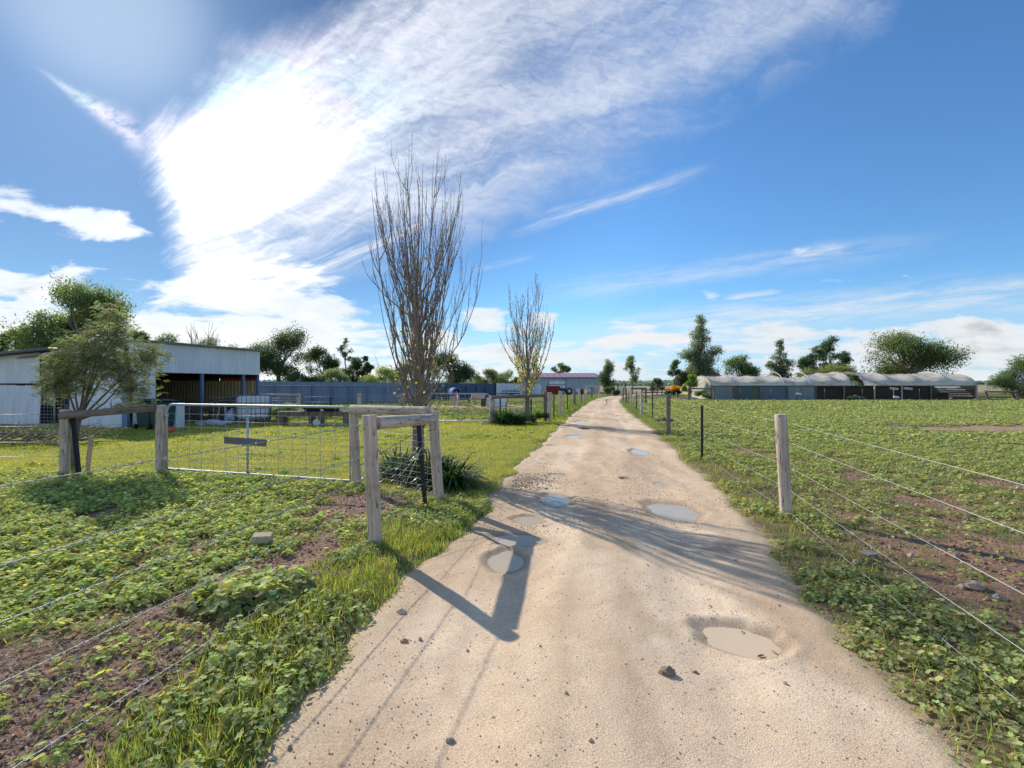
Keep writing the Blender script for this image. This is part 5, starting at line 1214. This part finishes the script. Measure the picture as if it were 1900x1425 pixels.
# --- poplars, leafless and upright
def poplar(label, px, pyb, top, w, seed, nprim, leaves, fork, trunk_r, tw, lowleaf, mids=.42):
    X, Y = G(px, pyb); zt = CH + (CY - top) / F * Y; W = w / F * Y; rng = np.random.default_rng(seed)
    t_ = thing('poplar_tree', label, 'tree', (X, Y, gzz(X, Y)), 0, 'upright bare poplars on the left of the driveway'); mb = MB(); tips = []
    # leader
    lead = [Vector((.045 * math.sin(i * 1.1 + seed) * (i > 2), .04 * math.cos(i) * (i > 2), -.1 + (zt * .93) * i / 12)) for i in range(13)]
    mb.tube(lead, [trunk_r * max(.0, 1 - i / 8.5) ** .8 + trunk_r * .06 for i in range(13)], 12)
    zw = fork + (zt - fork) * mids
    def env(z):     # half width of the crown at height z
        return W / 2 * (math.sqrt(max(0., 1 - ((z - zw) / (zt * 1.02 - zw)) ** 2)) if z > zw else .45 + .55 * max(0., (z - fork) / (zw - fork)) ** .7)
    def shoot(p0, p2, bow, r0, r1, sides):
        p0 = Vector(p0); p2 = Vector(p2); L = (p2 - p0).length; h = p2 - p0; hz = Vector((h.x, h.y, 0))
        c = p0 + hz * bow + Vector((0, 0, h.z * .38)); n = max(4, int(L / .11)); pts = []; k = Vector((0, 0, 0))
        for i in range(n + 1):
            q = i / n; p_ = p0 * (1 - q) ** 2 + c * 2 * q * (1 - q) + p2 * q * q
            k = k * .75 + Vector((rng.normal(), rng.normal(), 0)) * .012 * min(1., L); pts.append(p_ + k * math.sin(PI * min(1, q * 1.3)) ** .5 if 0 < i < n else p_)
        mb.tube(pts, [max(r0 + (r1 - r0) * (i / n) ** .8, tw * .6) for i in range(n + 1)], sides); tips.append(pts)
        for i in range(2, n):
            if rng.random() < .6:
                a_ = rng.random() * 6.3; e_ = pts[i] + Vector((math.cos(a_) * .025, math.sin(a_) * .025, .035)) * rng.uniform(.5, 1.8); mb.tube([pts[i], e_], tw * .8, 3, cap=False)
        return pts
    for i in range(nprim):
        q = (i + .5) / nprim; az = i * 2.399 + rng.normal() * .3; z0 = fork + (zt - fork) * .5 * q ** 1.4 * rng.uniform(.8, 1.1)
        ztip = zt - (zt - zw) * rng.uniform(.04, 1.) ** .9 * (1 if q < .8 else .5); rt = env(ztip) * rng.uniform(.35, 1.0) ** .7; ztip = max(ztip, z0 + .9)
        r0 = trunk_r * (.24 - .12 * q) * rng.uniform(.7, 1.2)
        pr = shoot((0, 0, z0), (math.cos(az) * rt, math.sin(az) * rt, ztip), rng.uniform(.55, .85), r0, tw, 6)
        for j in range(rng.integers(5, 10)):
            m_ = int(len(pr) * rng.uniform(.12, .8)); b0 = pr[m_]; a2 = az + rng.normal() * 1.1; dl_ = rng.uniform(.06, .26) * W * .5; up_ = (zt - fork) * rng.uniform(.1, .3)
            e_ = b0 + Vector((math.cos(a2) * dl_, math.sin(a2) * dl_, up_)); rr = math.hypot(e_.x, e_.y); ev = env(min(e_.z, zt)) * 1.06 + .03
            if rr > ev: e_.x *= ev / rr; e_.y *= ev / rr
            pr2 = shoot(b0, e_, .7, r0 * .5 * (1 - .5 * m_ / len(pr)) + tw * .4, tw * .7, 5)
            for h_ in range(rng.integers(1, 4)):
                b1_ = pr2[int(len(pr2) * rng.uniform(.15, .8))]; a3 = rng.random() * 6.3; shoot(b1_, b1_ + Vector((math.cos(a3) * .09, math.sin(a3) * .09, rng.uniform(.15, .45))) * (zt / 6), .7, tw, tw * .6, 4)
    for i in range(int(nprim * .9)):        # short shoots low on the trunk
        az = rng.random() * 6.3; z0 = fork * rng.uniform(.8, 1.4); e_ = rng.uniform(.2, .62) * W * .5; shoot((math.cos(az) * trunk_r * .6, math.sin(az) * trunk_r * .6, z0), (math.cos(az) * e_, math.sin(az) * e_, z0 + (zt - fork) * rng.uniform(.12, .3)), .7, trunk_r * .09, tw * .7, 5)
    mb.build('trunk', M['bark_poplar'], t_)
    pts = [p_ for tp_ in tips for p_ in tp_[2:]]; hi = fork + (zt - fork) * lowleaf
    lo = [p_ for p_ in pts if p_.z < hi and math.hypot(p_.x, p_.y) > .12 * W]; n1, n2 = leaves, leaves // 5
    P = np.array([tuple(lo[rng.integers(0, len(lo))]) for _ in range(n1)] + [tuple(pts[rng.integers(0, len(pts))]) for _ in range(n2)]); P += rng.normal(size=P.shape) * .03
    n = len(P); c = jitter((.3, .24, .04), n, .35, rng, .12); k = rng.random(n) < .45; c[k] = jitter((.15, .17, .04), k.sum(), .3, rng, .1); k = rng.random(n) < .12; c[k] = jitter((.22, .11, .06), k.sum(), .3, rng, .1)
    HL = ([(0, 0, 0), (.45, .35, .06), (0, 1., 0), (-.45, .35, .06)], [(0, 1, 2), (0, 2, 3)])
    V, T_, C_ = inst(*HL, P, rng.uniform(0, 6.3, n), rng.uniform(-1.2, 1.2, n) + 1.3, rng.uniform(0, 6.3, n), (.045 if Y < 12 else .085) * (.6 + .7 * rng.random(n)), c); npmesh('leaves', V, T_, C_, M['treeleaf'], t_)
    return t_
poplar('tall bare upright poplar behind the corner posts beside the driveway', 776, 872, 284, 258, 3, 40, 420, .85, .12, .003, .33, .45)
poplar('smaller bare poplar with yellow lower leaves at the second gate', 978, 783, 512, 122, 9, 24, 750, 1.1, .12, .005, .32, .42)

# --- feathery tree in the left foreground
rng = np.random.default_rng(31); Xt, Yt = -8.05, 9.1
ft = thing('pepper_tree', 'small feathery grey-green tree with forked trunk behind the left fence end', 'tree', (Xt, Yt, gzz(Xt, Yt)))
def TP(px, py, dy=0.): X_, Z_ = XZ(px, py, Yt + dy); return Vector((X_ - Xt, dy, Z_))
mb = MB(); mb.tube([TP(133, 885), TP(136, 850), TP(140, 815), TP(146, 782)], [.055, .05, .048, .042], 10)
fork = TP(146, 782); ends = []
for (px, py, dy, mpx, mpy) in [(180, 690, .1, 160, 745), (140, 690, -.2, 142, 740), (240, 700, -.1, 195, 750), (215, 660, .3, 180, 720), (115, 690, .3, 130, 740), (275, 660, .2, 205, 725), (190, 610, 0, 172, 700), (240, 745, .2, 190, 765), (100, 720, -.1, 125, 760), (165, 640, .35, 158, 710), (205, 590, .1, 182, 690)]:
    e_ = TP(px, py, dy); mid = TP(mpx, mpy, dy * .5); pts = [fork.lerp(mid, q) + Vector((rng.normal() * .01, 0, 0)) for q in (0, .5, 1)] + [mid.lerp(e_, q) for q in (.33, .66, 1)]
    mb.tube(pts, [.024, .02, .015, .01, .007, .004], 7); ends.append(pts)
    for j in range(5): p_ = pts[rng.integers(2, 6)]; mb.tube([p_, p_ + Vector((rng.normal() * .18, rng.normal() * .15, rng.uniform(-.05, .25)))], [.007, .003], 4)
mb.build('trunk', M['bark'], ft)
LB = [((185, 668), (75, 48), .45), ((130, 690), (48, 42), .4), ((235, 690), (55, 38), .4), ((270, 660), (38, 26), .3), ((160, 640), (45, 32), .35), ((205, 620), (34, 40), .3), ((110, 722), (30, 24), .3), ((212, 590), (20, 22), .2), ((245, 725), (36, 18), .25), ((155, 725), (26, 14), .25), ((230, 755), (30, 8), .15)]
wts = np.array([b[1][0] * b[1][1] for b in LB], float); wts /= wts.sum(); NS = 3700; kk = rng.choice(len(LB), NS, p=wts)
ctr = np.array([tuple(TP(*LB[k][0])) for k in range(len(LB))])[kk]; rad = np.array([(b[1][0] / F * Yt, b[2], b[1][1] / F * Yt) for b in LB])[kk]
d = rng.normal(size=(NS, 3)); d /= np.linalg.norm(d, axis=1)[:, None]; pos = ctr + d * rad * (rng.random((NS, 1)) ** .5) * 1.02
sub = pos[rng.integers(0, NS, 300)]; pos = np.where(rng.random((NS, 1)) < .6, sub[rng.integers(0, 300, NS)] + rng.normal(size=(NS, 3)) * .07, pos)
sv = []; sfc = []
for k in range(11):     # one drooping pinnate spray
    q = k / 10; x0 = q * .9; z0 = -.18 * q * q; s = 1 if k % 2 else -1; L_ = .5 * (1 - .35 * q) if k < 10 else .3
    if k == 10: b_ = [(x0, -.03, z0), (x0 + L_, 0, z0 - .12), (x0, .03, z0)]
    else: b_ = [(x0, 0, z0), (x0 + L_ * .55, s * L_ * .5, z0 - .03), (x0 + L_ * .95, s * L_ * .8, z0 - .12), (x0 + L_ * .4, s * L_ * .62, z0 - .05)]
    i0 = len(sv); sv += b_; sfc += [(i0, i0 + 1, i0 + 2)] + ([(i0, i0 + 2, i0 + 3)] if len(b_) == 4 else [])
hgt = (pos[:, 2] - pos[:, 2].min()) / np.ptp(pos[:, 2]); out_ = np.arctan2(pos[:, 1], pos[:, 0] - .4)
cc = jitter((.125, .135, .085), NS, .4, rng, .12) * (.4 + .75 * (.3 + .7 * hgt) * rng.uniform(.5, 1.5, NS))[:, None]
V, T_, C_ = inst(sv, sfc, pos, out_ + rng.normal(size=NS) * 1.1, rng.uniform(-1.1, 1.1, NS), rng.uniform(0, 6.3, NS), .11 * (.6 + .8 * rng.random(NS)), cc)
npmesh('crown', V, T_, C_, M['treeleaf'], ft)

# --- strap-leaved clumps
def straps(name, label, X, Y, R, H, n, seed, col=(.03, .075, .022), group=None, w=.03):
    rng = np.random.default_rng(seed); V = []; T_ = []; C_ = []
    for i in range(n):
        a = rng.random() * 6.3; r0 = R * .45 * math.sqrt(rng.random()); b = np.array([math.cos(a) * r0, math.sin(a) * r0, 0]); az = a + rng.normal() * .6; L = rng.uniform(.7, 1.25) * (R * .8 + H * .55); lean = rng.uniform(.5, 2.6); curl = rng.uniform(1., 2.6)
        p_ = b.copy(); th = lean * .4; side = np.array([-math.sin(az), math.cos(az), 0]); k0 = len(V); n_ = 7; c0 = np.array(col) * rng.uniform(.6, 1.7)
        for j in range(n_ + 1):
            q = j / n_; ww = w * (1 - q ** 3) * (.6 + .4 * min(1, q * 3)); fold = np.array([0, 0, .25 * ww]); V += [p_ - side * ww / 2 + fold, p_ + side * ww / 2 + fold]; C_ += [c0 * (.6 + .5 * q)] * 2
            th += curl / n_ * (.4 + q); p_ = p_ + np.array([math.cos(az) * math.sin(th), math.sin(az) * math.sin(th), math.cos(th)]) * L / n_; p_[2] = max(p_[2], .01)
        for j in range(n_): k = k0 + 2 * j; T_ += [(k, k + 1, k + 3), (k, k + 3, k + 2)]
    V = np.array(V) + np.array([X, Y, gzz(X, Y)]); return tag(npmesh(name, V, np.array(T_), np.array(C_), M['strap'], smooth=True), label, 'plant', group)
G1 = 'dark strap-leaved clumps'
straps('agapanthus', 'dark green strap-leaved clump right of the leaning corner post', -.95, 7.45, .38, .5, 330, 1, group=G1)
straps('agapanthus', 'dark green strap-leaved clump behind the netting at the poplar foot', -1.4, 7.95, .45, .55, 330, 2, group=G1)
straps('agapanthus', 'dark green strap-leaved clump left of the poplar trunk behind the netting', -1.95, 8.35, .45, .5, 260, 3, (.045, .1, .03), G1)
X, Y = G(937, 787); straps('agapanthus', 'dark strap-leaved clump left of the small poplar at the second gate post', X, Y - .1, .75, .55, 380, 4, (.03, .08, .025), G1, .04)
straps('agapanthus', 'dark strap-leaved clump touching the small poplar trunk, left side', X + .5, Y - .2, .55, .5, 240, 5, (.03, .07, .02), G1, .04)

# --- heap of pruned branches
rng = np.random.default_rng(8); hp = thing('branch_heap', 'heap of cut grey branches on the lawn at the left edge', 'branch heap', (-12.3, 12.6, 0))
mb = MB(); LFV = []
for i in range(110):
    x = rng.uniform(-1.5, 1.0); a = rng.normal() * .5 + (.15 if x < .3 else .0); L = rng.uniform(.4, 1.1); z = rng.uniform(.03, .34); el = rng.uniform(-.1, .45); y = rng.normal() * .3
    p0 = Vector((x, y, z)); p1 = p0 + Vector((math.cos(a) * math.cos(el), math.sin(a) * math.cos(el), math.sin(el))) * L; pm = p0.lerp(p1, .5) + Vector((0, 0, .04)); mb.tube([p0, pm, p1], [.018, .013, .006], 5); LFV += [tuple(p0.lerp(p1, q) + Vector(rng.normal(size=3)) * .04) for q in rng.random(14)]
mb.build('branches', M['bark_grey'], hp); P = np.array(LFV); P[:, 2] = np.abs(P[:, 2]); n = len(P)
V, T_, C_ = inst(*leafbox(rng, 0, 1, .35), P, rng.uniform(0, 6.3, n), rng.uniform(-1, 1, n), rng.uniform(0, 6.3, n), .07 * (.5 + rng.random(n)), jitter((.12, .12, .08), n, .4, rng, .1)); npmesh('leaves', V, T_, C_, M['treeleaf'], hp)

# ------------------------------------------------------------------ animals
def skin(name, chain, edges, mat, parent, sub=2):
    me = bpy.data.meshes.new(name); me.from_pydata([c[0] for c in chain], edges, []); o = link(name, me, mat, parent)
    sk = o.modifiers.new('skin', 'SKIN'); sk.use_smooth_shade = True; me.skin_vertices
    if not me.skin_vertices: bpy.context.view_layer.objects.active = o
    for i, c in enumerate(chain): sv_ = me.skin_vertices[0].data[i]; r = c[1]; sv_.radius = r if hasattr(r, '__len__') else (r, r)
    me.skin_vertices[0].data[0].use_root = True
    ss_ = o.modifiers.new('sub', 'SUBSURF'); ss_.levels = ss_.render_levels = sub
    bpy.context.view_layer.update(); dg = bpy.context.evaluated_depsgraph_get(); m2 = bpy.data.meshes.new_from_object(o.evaluated_get(dg)); o.modifiers.clear(); o.data = m2
    for p_ in m2.polygons: p_.use_smooth = True
    if not m2.materials: m2.materials.append(mat)
    return o
def quadruped(name, label, catg, loc, rz, s, mat, grazing, maneM=None, rug=None, group=None):
    """horse proportions at withers height 1; faces +x"""
    h = thing(name, label, catg, loc, rz, group)
    V = [((-.42, 0, .80), (.20, .19)), ((-.15, 0, .76), (.215, .2)), ((.15, 0, .76), (.215, .2)), ((.40, 0, .80), (.19, .18))]
    E_ = [(0, 1), (1, 2), (2, 3)]
    nk = [((.60, 0, .92), (.13, .09)), ((.80, 0, 1.12), (.10, .065)), ((.92, 0, 1.18), (.085, .06)), ((1.08, 0, 1.04), (.06, .05)), ((1.2, 0, .94), (.048, .042))] if not grazing else [((.60, 0, .76), (.13, .09)), ((.78, 0, .5), (.10, .07)), ((.86, 0, .32), (.085, .06)), ((.9, 0, .16), (.06, .05)), ((.92, 0, .04), (.048, .042))]
    k = len(V); V += nk; E_ += [(3, k)] + [(k + i, k + i + 1) for i in range(4)]
    for sy in (-1, 1):
        k = len(V); V += [((.40, sy * .12, .58), (.09, .075)), ((.41, sy * .125, .34), (.05, .045)), ((.40, sy * .125, .10), (.032, .03)), ((.43, sy * .125, .02), (.045, .042))]; E_ += [(3, k), (k, k + 1), (k + 1, k + 2), (k + 2, k + 3)]
        k = len(V); V += [((-.40, sy * .12, .58), (.12, .09)), ((-.52, sy * .125, .37), (.058, .05)), ((-.47, sy * .125, .11), (.034, .032)), ((-.43, sy * .125, .02), (.046, .042))]; E_ += [(0, k), (k, k + 1), (k + 1, k + 2), (k + 2, k + 3)]
    V = [(tuple(a * s for a in p_), tuple(a * s for a in r)) for p_, r in V]
    skin('body', V, E_, mat, h)
    hd = nk[2][0]
    for sy in (-1, 1):
        mb = MB(); b = Vector((hd[0] - (.0 if not grazing else .06), sy * .045, hd[2] + .05)) * s; mb.tube([b, b + Vector((.0 if not grazing else -.06, sy * .015, .08)) * s, b + Vector((.01 if not grazing else -.1, sy * .01, .14)) * s], [.022 * s, .025 * s, .003 * s], 6); mb.build('ear', mat, h)
    mb = MB(); mb.tube([Vector(q) * s for q in ((-.58, 0, .86), (-.68, 0, .74), (-.69, 0, .5), (-.66, 0, .25))], [.03 * s, .045 * s, .05 * s, .012 * s], 8); mb.build('tail', maneM or mat, h)
    nkp = [Vector(q[0]) for q in nk[:3]]; mb = MB(); mb.tube([(nkp[0] + Vector((-.1, 0, .1))) * s, (nkp[0] + Vector((.0 if not grazing else .08, 0, .11))) * s, (nkp[1] + Vector((-.06 if not grazing else .08, 0, .08))) * s, (nkp[2] + Vector((-.05 if not grazing else .07, 0, .07))) * s], [.02 * s, .035 * s, .035 * s, .02 * s], 6); mb.build('mane', maneM or mat, h)
    if rug:
        nn = 14; vs = []; xs_ = [-.62, -.5, -.3, 0, .3, .48, .58]
        for i, xx in enumerate(xs_):
            rr = .245 if 0 < i < 6 else .2
            for j in range(nn + 1):
                a = -.62 + (PI + 1.24) * j / nn; vs.append((xx * s, math.cos(a) * rr * .98 * s, (.80 + math.sin(a) * rr * (1.02 if math.sin(a) > 0 else 1.6)) * s))
        n = nn + 1; mb = MB(); mb.add(vs, [(i * n + j, (i + 1) * n + j, (i + 1) * n + j + 1, i * n + j + 1) for i in range(len(xs_) - 1) for j in range(nn)], None, True); o = mb.build('rug', rug, h)
        so = o.modifiers.new('s', 'SOLIDIFY'); so.thickness = .015
    return h
M['horse_pale'] = basic('pale horse coat', (.62, .52, .45), .8, 0, .2, 4)
m, t, p, out = newmat('patched pony coat'); n = t.noise(t.obj(), 3.2, 3, .5); t.put(p.inputs['Base Color'], t.mix(t.ss(.5, .56, n), (.62, .56, .5), (.1, .065, .05))); p.inputs['Roughness'].default_value = .8; M['pony'] = m
M['mane'] = basic('dark mane', (.05, .04, .035), .8); M['palemane'] = basic('pale mane', (.5, .45, .4), .8)
quadruped('horse', 'horse in a blue rug standing turned away behind the second gate', 'horse', (*PT(843, 36.5), 0), 1.9, 1.25, M['horse_pale'], True, M['palemane'], M['bluecloth'], 'horses in the paddock')
quadruped('horse', 'small pale and dark pony grazing right of the rugged horse', 'horse', (*PT(888, 36.5), 0), PI * .93, .86, M['pony'], True, M['mane'], M['horse_pale'], 'horses in the paddock')
# dog on the driveway
m, t, p, out = newmat('white and grey dog coat'); o = t.obj(); z = t.sep(o)[2]; t.put(p.inputs['Base Color'], t.mix(t.ss(.28, .34, z), (.78, .76, .73), (.3, .27, .26))); p.inputs['Roughness'].default_value = .85; M['dogcoat'] = m
x, y = G(1124, 753); dg_ = thing('dog', 'small white dog with grey pricked ears walking up the driveway', 'dog', (x, y, .0), -PI / 2)
V = [((-.17, 0, .27), (.06, .06)), ((0, 0, .26), (.065, .07)), ((.16, 0, .27), (.07, .08)), ((.23, 0, .35), (.05, .05)), ((.28, 0, .41), (.05, .048)), ((.34, 0, .395), (.028, .028)), ((.385, 0, .385), (.02, .02)), ((-.24, 0, .31), (.02, .02)), ((-.3, 0, .4), (.014, .014))]
E_ = [(0, 1), (1, 2), (2, 3), (3, 4), (4, 5), (5, 6), (0, 7), (7, 8)]
for sy in (-1, 1):
    k = len(V); V += [((.17, sy * .05, .16), (.03, .03)), ((.18, sy * .05, .08), (.02, .02)), ((.19, sy * .05, .015), (.024, .02))]; E_ += [(2, k), (k, k + 1), (k + 1, k + 2)]
    k = len(V); V += [((-.17, sy * .05, .17), (.04, .035)), ((-.22, sy * .05, .1), (.02, .02)), ((-.19, sy * .05, .015), (.024, .02))]; E_ += [(0, k), (k, k + 1), (k + 1, k + 2)]
skin('body', V, E_, M['dogcoat'], dg_)
for sy in (-1, 1): mb = MB(); mb.tube([(.265, sy * .03, .44), (.26, sy * .04, .49), (.262, sy * .045, .525)], [.018, .016, .002], 6); mb.build('ear', M['mane'], dg_)
# dark tile lying on the driveway
x, y = G(1083, 795); mb = MB(); mb.box((0, 0, .02), (.26, .5, .02), .15, 0, 0, bev=.004)
tag(mb.build('rubber_mat', M['picket'], None, (x, y, .0)), 'small dark square mat lying on the driveway near the small poplar', 'mat')

# ------------------------------------------------------------------ light, sky, camera
sun_dir = Vector((-760, 900, 722)).normalized()
ld = bpy.data.lights.new('sun', 'SUN'); ld.energy = 5.0; ld.angle = math.radians(.55); ld.color = (1., .93, .82)
lo = bpy.data.objects.new('sun', ld); COL.objects.link(lo); lo.rotation_mode = 'QUATERNION'; lo.rotation_quaternion = sun_dir.to_track_quat('Z', 'Y')
W = bpy.data.worlds.new('World'); SC.world = W; W.use_nodes = True; W.node_tree.nodes.clear(); t = NT(W.node_tree)
out = t.node('ShaderNodeOutputWorld'); sky = t.node('ShaderNodeTexSky', sky_type='NISHITA'); sky.sun_disc = False
sky.sun_elevation = math.asin(sun_dir.z); sky.sun_rotation = math.atan2(sun_dir.x, sun_dir.y); sky.air_density = 1.0; sky.dust_density = .35; sky.ozone_density = 2.2
dirv = E(t, t.node('ShaderNodeTexCoord').outputs['Generated']); dx, dy, dz = t.sep(dirv)
fy = dy.ab().mx(.08); X = dx / fy * 900. + 950.; Yv = 712. - dz / fy * 900.          # bearing and height of the sky, in the survey's units
sd = dx * sun_dir.x + dy * sun_dir.y + dz * sun_dir.z; dim = 1. - t.ss(.6, .985, sd) * .6
base = t.mix(1., E(t, sky.outputs[0]), (.60, 1.0, 1.36), 'MULTIPLY')
base = t.mix(1., base, t.xyz(dim * 1.05, dim, dim * .9 + .06), 'MULTIPLY')
haze = t.ss(.17, .0, dz) * .75; base = t.mix(haze, base, (4.6, 6.0, 7.6))
w1 = t.noise(t.xyz(X * .001, Yv * .001, 0.), 4., 9, .62) - .5; w2 = t.noise(t.xyz(X * .001 + 7., Yv * .001, 0.), 4., 9, .62) - .5
Xw = X + w1 * 150.; Yw = Yv + w2 * 150.
def gauss(x, s): q = x / s; return (q * q * -1.).ex()
# fan of high cirrus
ox = X + 60.; oy = 640. - Yv; ang = t.m('ARCTAN2', oy, ox); rad_ = (ox * ox + oy * oy).pw(.5)
stre = t.noise(t.xyz(ang * 12. + w1 * 2., rad_ * .0023, 0.), 1., 9, .6, .5)
fib = t.noise(t.xyz(ang * 42. + w1 * 6., rad_ * .007 + w2 * 3., 2.), 1., 6, .65, .6)
rip = t.noise(t.xyz(X * .022 + Yv * .008 + w1 * 5., Yv * .055 - X * .012 + w2 * 5., 0.), 1., 5, .6, 1.2)
yb = 530. - (Xw - 330.) * .17 - (Xw - 330.) * (Xw - 330.) * .00020
low = t.ss(-95., 90., yb - Yw + (stre - .5) * 160.)
lft = t.ss(-25., 70., (Xw - 232.) - (Yw - 235.) * .36 + (fib - .5) * 50.)
up = t.ss(-25., 120., (Yw - 238.) + (Xw - 235.) * .62 + gauss(Xw - 450., 70.) * 45. + (stre - .5) * 90.)
front = t.ss(.0, .06, dy); fan = low * lft * up * front
core = gauss(X - 415. + w1 * 120., 235.) * gauss(Yv - 322. + (X - 415.) * .34 + w2 * 120., 135.)
farx = t.ss(1500., 300., X)
tex = stre * .56 + fib * .22 + rip * .22
cir = fan * (t.ss(.33, .66, tex) * (.50 + .2 * farx) + core * (.4 + tex * .8) + .16 * farx + .13)
tn = t.noise(t.xyz(X * .03 + 3., Yv * .05, 1.), 1., 7, .68)
tail = gauss((Yv - 140.) - (X - 90.) * .68 + w1 * 50., 6. + (X - 90.).mx(0.) * .12) * t.ss(50., 170., X) * t.ss(300., 230., X) * t.ss(.25, .62, tn) * .85
def streak(x0, y0, x1, y1, wd, amp, seed):
    sl = (y1 - y0) / (x1 - x0); n_ = t.noise(t.xyz(X * .006 + seed, (Yv - X * sl) * .05, 0.), 1., 8, .68)
    return gauss((Yv - y0) - (X - x0) * sl + w1 * 40., wd) * t.ss(x0, x0 + (x1 - x0) * .3, X) * t.ss(x1, x1 - (x1 - x0) * .4, X) * t.ss(.3, .72, n_) * amp
st = streak(380, 590, 970, 325, 22., 1.0, 3.).mx(streak(915, 440, 1350, 300, 13., .7, 9.)).mx(streak(900, 560, 1850, 430, 22., .42, 15.)).mx(streak(860, 505, 1010, 470, 6., .4, 4.)).mx(streak(1330, 555, 1470, 545, 6., .9, 8.)).mx(streak(1450, 474, 1600, 452, 12., .9, 5.)).mx(streak(900, 640, 2300, 500, 30., .85, 21.)).mx(streak(1000, 600, 2300, 540, 20., .6, 31.))
# low cumulus and bands, laid out on a flat cloud deck so they close up toward the horizon
dk_ = dz.mx(0.) + .055; cp = t.xyz(dx / dk_, dy / dk_, 0.)
cA = t.noise(t.xyz(X * .0065, Yv * .02, 4.), 1., 9, .58, .4); cn = t.noise(cp, .8, 9, .58, .3)
lf_ = t.ss(760., 330., X)
cov = t.ss(565., 640., Yv) * .165 + t.ss(452., 520., Yv + X * .0 + w2 * 90.) * lf_ * .17 + gauss(Yv - 378. - X * .19 + w1 * 60., 34.) * t.ss(360., 200., X) * .24 + gauss(X - 470., 110.) * gauss(Yv - 540., 34.) * .12 \
    + gauss(Yv - 580., 40.) * gauss(X - 650., 110.) * .15 + gauss(X - 1850., 120.) * gauss(Yv - 610., 46.) * .14 + gauss(X - 905., 42.) * gauss(Yv - 592., 20.) * .2 + gauss(X - 1010., 30.) * gauss(Yv - 590., 14.) * .2 - .13
mixn = cA * .6 + cn * .4
cum = t.ss(.47, .56, mixn + cov) * t.ss(300., 380., Yv)
dense = t.ss(.52, .70, mixn + cov)
back = t.ss(.12, -.25, dy) * (.0 + .45 * t.ss(.45, .6, t.noise(dirv, 3., 6, .6)))       # unseen broken cloud added behind the view to fill facing sides
alpha = (cir.mx(tail * front).mx(st * front) + cum * (.75 + dense * .25)).mx(back).cl()
shade = t.noise(t.xyz(X * .008 + 5., Yv * .022 + .4, 4.), 1., 7, .6)
grey = (dense * t.ss(.45, .68, shade) * (.30 + t.ss(1500., 1900., X) * .25 + gauss(X - 10., 130.) * gauss(Yv - 560., 60.) * .9)).cl()
side = t.ss(1300., 350., X)
lum = (.72 + side * .22 + core * .3 + tex * .36) * (1. - grey * .6) - back * .15
cc = t.mix(grey, (.96, .98, 1.), (.84, .91, 1.))
irid = t.noise(t.xyz(X * .006, Yv * .01, 3.), 1., 3, .5); pink = t.mix(t.ss(.42, .6, irid), (.78, 1., 1.05), (1.02, .88, 1.06)); near = gauss(X - 400., 330.) * gauss(Yv - 190., 150.) * (1. - core * .8).cl()
cc = t.mix((near * .9).cl(), cc, t.mix(1., cc, pink, 'MULTIPLY'))
lav = fan * (1. - core).cl(); cc = t.mix((lav * .6).cl(), cc, t.mix(1., cc, (.9, .93, 1.04), 'MULTIPLY'))
glow = t.ss(.984, 1., sd).pw(1.8) * .22
b1 = t.node('ShaderNodeBackground'); t.put(b1.inputs[0], t.mix(glow, base, (9., 9.6, 10.2))); b1.inputs[1].default_value = .128
b2 = t.node('ShaderNodeBackground'); t.put(b2.inputs[0], cc); t.put(b2.inputs[1], lum)
mx = t.node('ShaderNodeMixShader'); t.put(mx.inputs[0], alpha * t.ss(-.01, .005, dz)); t.nt.links.new(b1.outputs[0], mx.inputs[1]); t.nt.links.new(b2.outputs[0], mx.inputs[2]); t.nt.links.new(mx.outputs[0], out.inputs[0])
W.cycles.sampling_method = 'MANUAL'; W.cycles.sample_map_resolution = 1024

cam = bpy.data.cameras.new('camera'); cam.sensor_width = 36; cam.lens = 36 * F / 1900; cam.clip_end = 8000; cam.clip_start = .05
co = bpy.data.objects.new('camera', cam); COL.objects.link(co); co.location = (0, 0, CH); co.rotation_euler = (PI / 2, 0, 0); SC.camera = co
SC.view_settings.view_transform = 'Standard'; SC.view_settings.look = 'None'; SC.view_settings.exposure = 0
SC.render.engine = 'CYCLES'; SC.cycles.use_denoising = True; SC.cycles.max_bounces = 6; SC.cycles.transparent_max_bounces = 4
